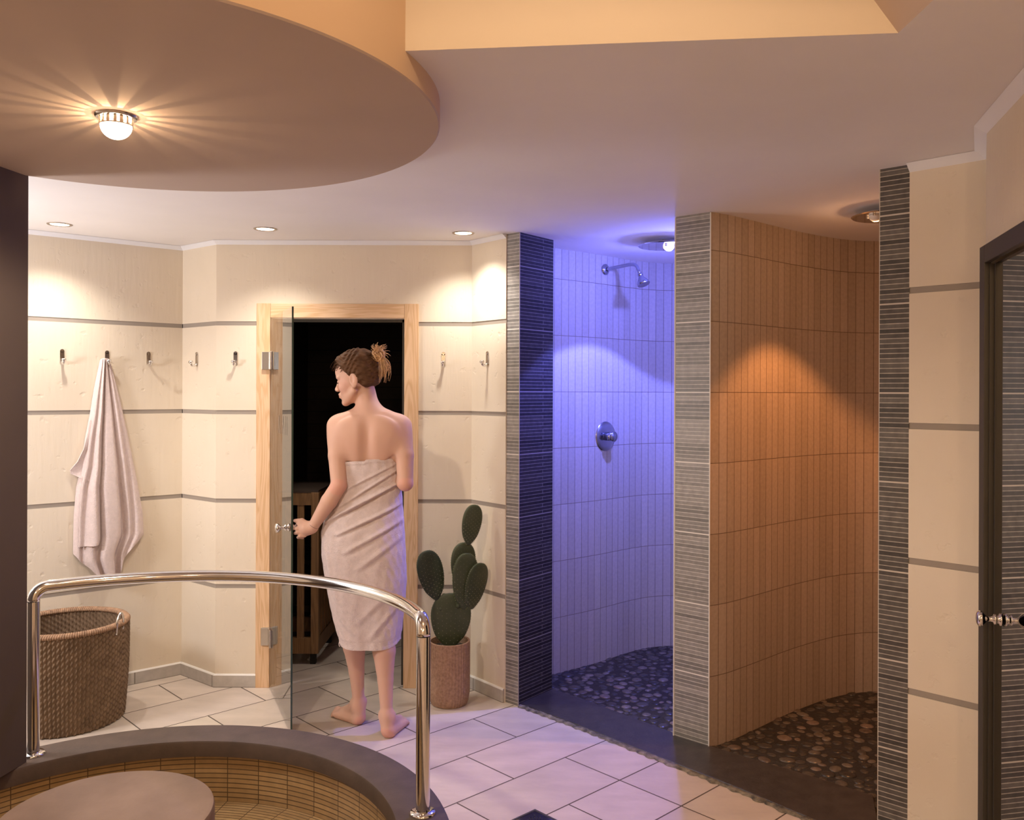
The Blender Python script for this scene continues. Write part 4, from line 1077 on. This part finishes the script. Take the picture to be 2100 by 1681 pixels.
# strands swept from the brow and temples back to the knot
BN=Vector((-.588,3.842,1.652))
def strand(mb,p0,p1,lift,r,n=9,curl=0.):
    p0=Vector(p0);p1=Vector(p1); mid=(p0+p1)/2+lift; pts=[]
    for k in range(n):
        t=k/(n-1); q=p0*(1-t)**2+mid*2*t*(1-t)+p1*t*t
        pts.append(q+Vector((math.sin(t*7+curl),math.cos(t*5+curl),math.sin(t*6+curl*2)))*.0016)
    mb.tube(pts,[r*(1-.65*abs(k/(n-1)-.25)) for k in range(n)],5)
mb=MB()
for k in range(120):
    l=rng.uniform(-.074,.078); u=rng.uniform(.05,.115); f=.070-.9*(.095-u) if u<.095 else .07; 
    f=min(.072,max(-.01,-.004+(u-.018)*.9))
    q=Vector((f,l,u)); ctr=Vector((0,0,.055)); rr=Vector((.101,.080,.092)); dd=q-ctr; sc_=1/math.sqrt(sum((dd[i]/rr[i])**2 for i in range(3))); q=ctr+dd*sc_
    p0=hp_(*q); outw=(p0-hp_(0,0,.05)).normalized()
    e=BN+Vector((rng.uniform(-.018,.015),rng.uniform(-.012,.02),rng.uniform(-.02,.015)))
    md=((p0+e)/2-hp_(-.01,0,.05)).normalized()*rng.uniform(.030,.052)
    strand(mb,p0+outw*.001,e,md,rng.uniform(.0011,.0024))
mb.build('swept_strands',[M['hair']],ho,smooth=True,fix=False)
mb=MB()
for k in range(16):                                   # loose wisps over the forehead
    p0=hp_(.080+rng.uniform(-.02,.004),rng.uniform(-.03,.05),.098+rng.uniform(-.012,.006)); e=hp_(.112+rng.uniform(-.02,.006),rng.uniform(-.02,.05),.082+rng.uniform(-.022,.012))
    strand(mb,p0,e,u2*rng.uniform(.008,.02),rng.uniform(.0005,.0012))
mb.build('loose_wisps',[M['hair']],ho,smooth=True,fix=False)
mb=MB()
for k in range(40):                                   # the knot itself
    a=rng.uniform(0,2*PI); rr=rng.uniform(.012,.028); ax=Vector((rng.uniform(-1,1),rng.uniform(-1,1),rng.uniform(-.4,1))).normalized(); B1=ax.orthogonal().normalized(); B2=ax.cross(B1)
    pts=[BN+Vector((0,0,.006))+ (B1*math.cos(a+t)+B2*math.sin(a+t))*rr+ax*.010*math.sin(2*t) for t in [i*.45 for i in range(10)]]
    mb.tube(pts,[.0015]+[.0042*rng.uniform(.6,1)]*8+[.001],6)
for k in range(110):                                   # spray of ends
    th=rng.uniform(0,2*PI); el=rng.uniform(-.1,1.45); ln=rng.uniform(.03,.066)
    d=Vector((math.cos(th)*math.cos(el),math.sin(th)*math.cos(el)*.7,math.sin(el)))
    if d.x<-.55: d.x*=.5
    strand(mb,BN+d*.010,BN+d*ln,Vector((-d.z*.012,0,.020)),rng.uniform(.0009,.0021),curl=k)
for k in range(38):                                   # ends that hang down behind the neck
    x=rng.uniform(-.014,.030); ln=rng.uniform(.06,.125)
    strand(mb,BN+Vector((x*.5,-.008,.005)),BN+Vector((x+.012+rng.uniform(-.012,.014),rng.uniform(-.02,.012),-ln)),Vector((.022+x*.6,-.012,.012)),rng.uniform(.0009,.0020),curl=k)
mb.build('hair_bun',[M['hairb']],ho,smooth=True,fix=False)

# wrapped towel -----------------------------------------------------------------
TS=3.86/F
def tx_(px): return (px-CX)*TS
def tz_(py): return 1.5-(py-HY)*TS
CT=[(942,688,818,.092),(960,686,820,.094),(1000,683,822,.092),(1040,676,825,.097),(1070,664,828,.105),(1092,658,829,.112),(1138,659,832,.122),(1188,667,833,.124),(1230,675,830,.122),(1274,685,824,.116),(1318,698,819,.118)]
def ctab(py,i): return lerp_tab([(r_[0],r_[i]) for r_ in CT],py)
nz,nt=190,300; P=[]
def seg_d(x,z,a,b):
    ax,az=tx_(a[0]),tz_(a[1]); bx,bz=tx_(b[0]),tz_(b[1]); L2=(bx-ax)**2+(bz-az)**2
    t=((x-ax)*(bx-ax)+(z-az)*(bz-az))/L2; tc_=min(1,max(0,t)); dx=x-ax-tc_*(bx-ax); dz=z-az-tc_*(bz-az)
    s_=1 if ((bx-ax)*(z-az)-(bz-az)*(x-ax))>0 else -1
    return math.hypot(dx,dz)*s_, t
FOLDS=[((672,1070),(826,985),.012,.011),((690,1045),(824,958),.010,.006),((700,1092),(828,1030),.014,.008),((715,1128),(830,1062),.018,.006),((700,1010),(815,950),.009,.004),
       ((742,1160),(822,1100),.022,.004),((765,1300),(828,1225),.022,.004),((740,1270),(812,1200),.024,.0025),((705,1260),(745,1300),.02,.003),((670,1110),(700,1230),.022,.003)]
for i in range(nz+1):
    v=i/nz; row=[]
    for j in range(nt):
        a=2*PI*j/nt; ca_,sa=math.cos(a),math.sin(a)
        back=max(0,-sa)
        py0=943+(3 if ca_<0 else -6*ca_)-1.5*math.sin(a*3)
        py1=1321+3*back-5*abs(ca_)**3+ (6 if sa>.3 else 0)
        py=py0+(py1-py0)*v
        l,r_,dp=ctab(py,1),ctab(py,2),ctab(py,3); cx_=tx_((l+r_)/2); hw=(tx_(r_)-tx_(l))/2
        ex=.86-.14*v; x=cx_+hw*math.copysign(abs(ca_)**ex,ca_); y=3.892+dp*math.copysign(abs(sa)**ex,sa); z=tz_(py)
        d=0
        for A0,B0,wd,am in FOLDS:
            ds,t=seg_d(x,z,A0,B0)
            en=math.sin(PI*max(0,min(1,(t+.25)/1.5)))**1.3
            if back>0: d+=1.6*am*en*(math.exp(-(ds/(wd*.55))**2)-.55*math.exp(-((ds+wd*.95)/(wd*.6))**2))*min(1,back*1.8)
        # seat fullness, gap between the legs
        d+=.010*math.exp(-((x+.700)/.07)**2-((z-.86)/.10)**2)*back+.008*math.exp(-((x+.575)/.06)**2-((z-.86)/.10)**2)*back
        d-=.006*math.exp(-((x+.63)/.03)**2)*back*min(1,max(0,(.75-z)*3))
        if v<.02: d+=.003
        if .955<v<.985: d-=.0015
        d+=.0012*math.sin(a*23+z*31)*math.sin(z*60)
        if sa>0: d+=.006*math.sin(a*9+z*4)*v
        row.append((x+ca_*d,y+sa*d*1.2 if sa>0 else y-back**.6*d,z))
    P.append(row)
Pin=[[((p[0]-PL[0]-.0)*1.0+PL[0] if False else p[0]+(-.63-p[0])*.045, p[1]+(3.892-p[1])*.06, p[2]) for p in row] for row in P]
mb=MB(); mb.grid(P,closeu=True,flip=True); mb.grid(Pin,closeu=True); mb.grid([P[0],Pin[0]],closeu=True); mb.grid([P[-1],Pin[-1]],closeu=True,flip=True)
mb.build('towel_wrap',[M['towel']],wo,smooth=True,fix=True)
q=Vector((tx_(700),3.86,tz_(1312)))
MB().tube(smooth_path([q,q+Vector((-.006,-.004,-.016)),q+Vector((-.003,-.006,-.030)),q+Vector((.003,-.004,-.018)),q+Vector((.004,.0,.002))],.004),.0016,6).build('hanging_loop',[M['hem']],wo,smooth=True)
# thin cord bracelet
w_=Vector(WL); ax=(Vector(EL)-w_).normalized(); w_=w_+ax*.012; B1=ax.orthogonal().normalized(); B2=ax.cross(B1)
MB().tube([w_+(B1*math.cos(t)+B2*math.sin(t))*.0248 for t in [i*2*PI/24 for i in range(25)]],.0013,6,caps=False).build('bracelet',[M['lash']],wo,smooth=True)

# ------------------------------------------------------------------ camera, world, view
cd=bpy.data.cameras.new('camera'); cam=bpy.data.objects.new('camera',cd); COL.objects.link(cam)
cam.location=(0,0,CAMZ); cam.rotation_mode='QUATERNION'
cam.rotation_quaternion=(Matrix.Rotation(R(90),4,'X')@Matrix.Rotation(R(.2),4,'Z')).to_quaternion()
cd.sensor_width=36; cd.lens=36*F/2100; cd.shift_y=-(840.5-HY)/2100; cd.clip_start=.02
S.camera=cam
w=bpy.data.worlds.new('world'); S.world=w; w.use_nodes=True
w.node_tree.nodes['Background'].inputs[0].default_value=(.02,.016,.012,1); w.node_tree.nodes['Background'].inputs[1].default_value=.3
S.view_settings.view_transform='Standard'; S.view_settings.look='None'; S.view_settings.exposure=0.12; S.view_settings.gamma=1
S.view_settings.use_curve_mapping=False
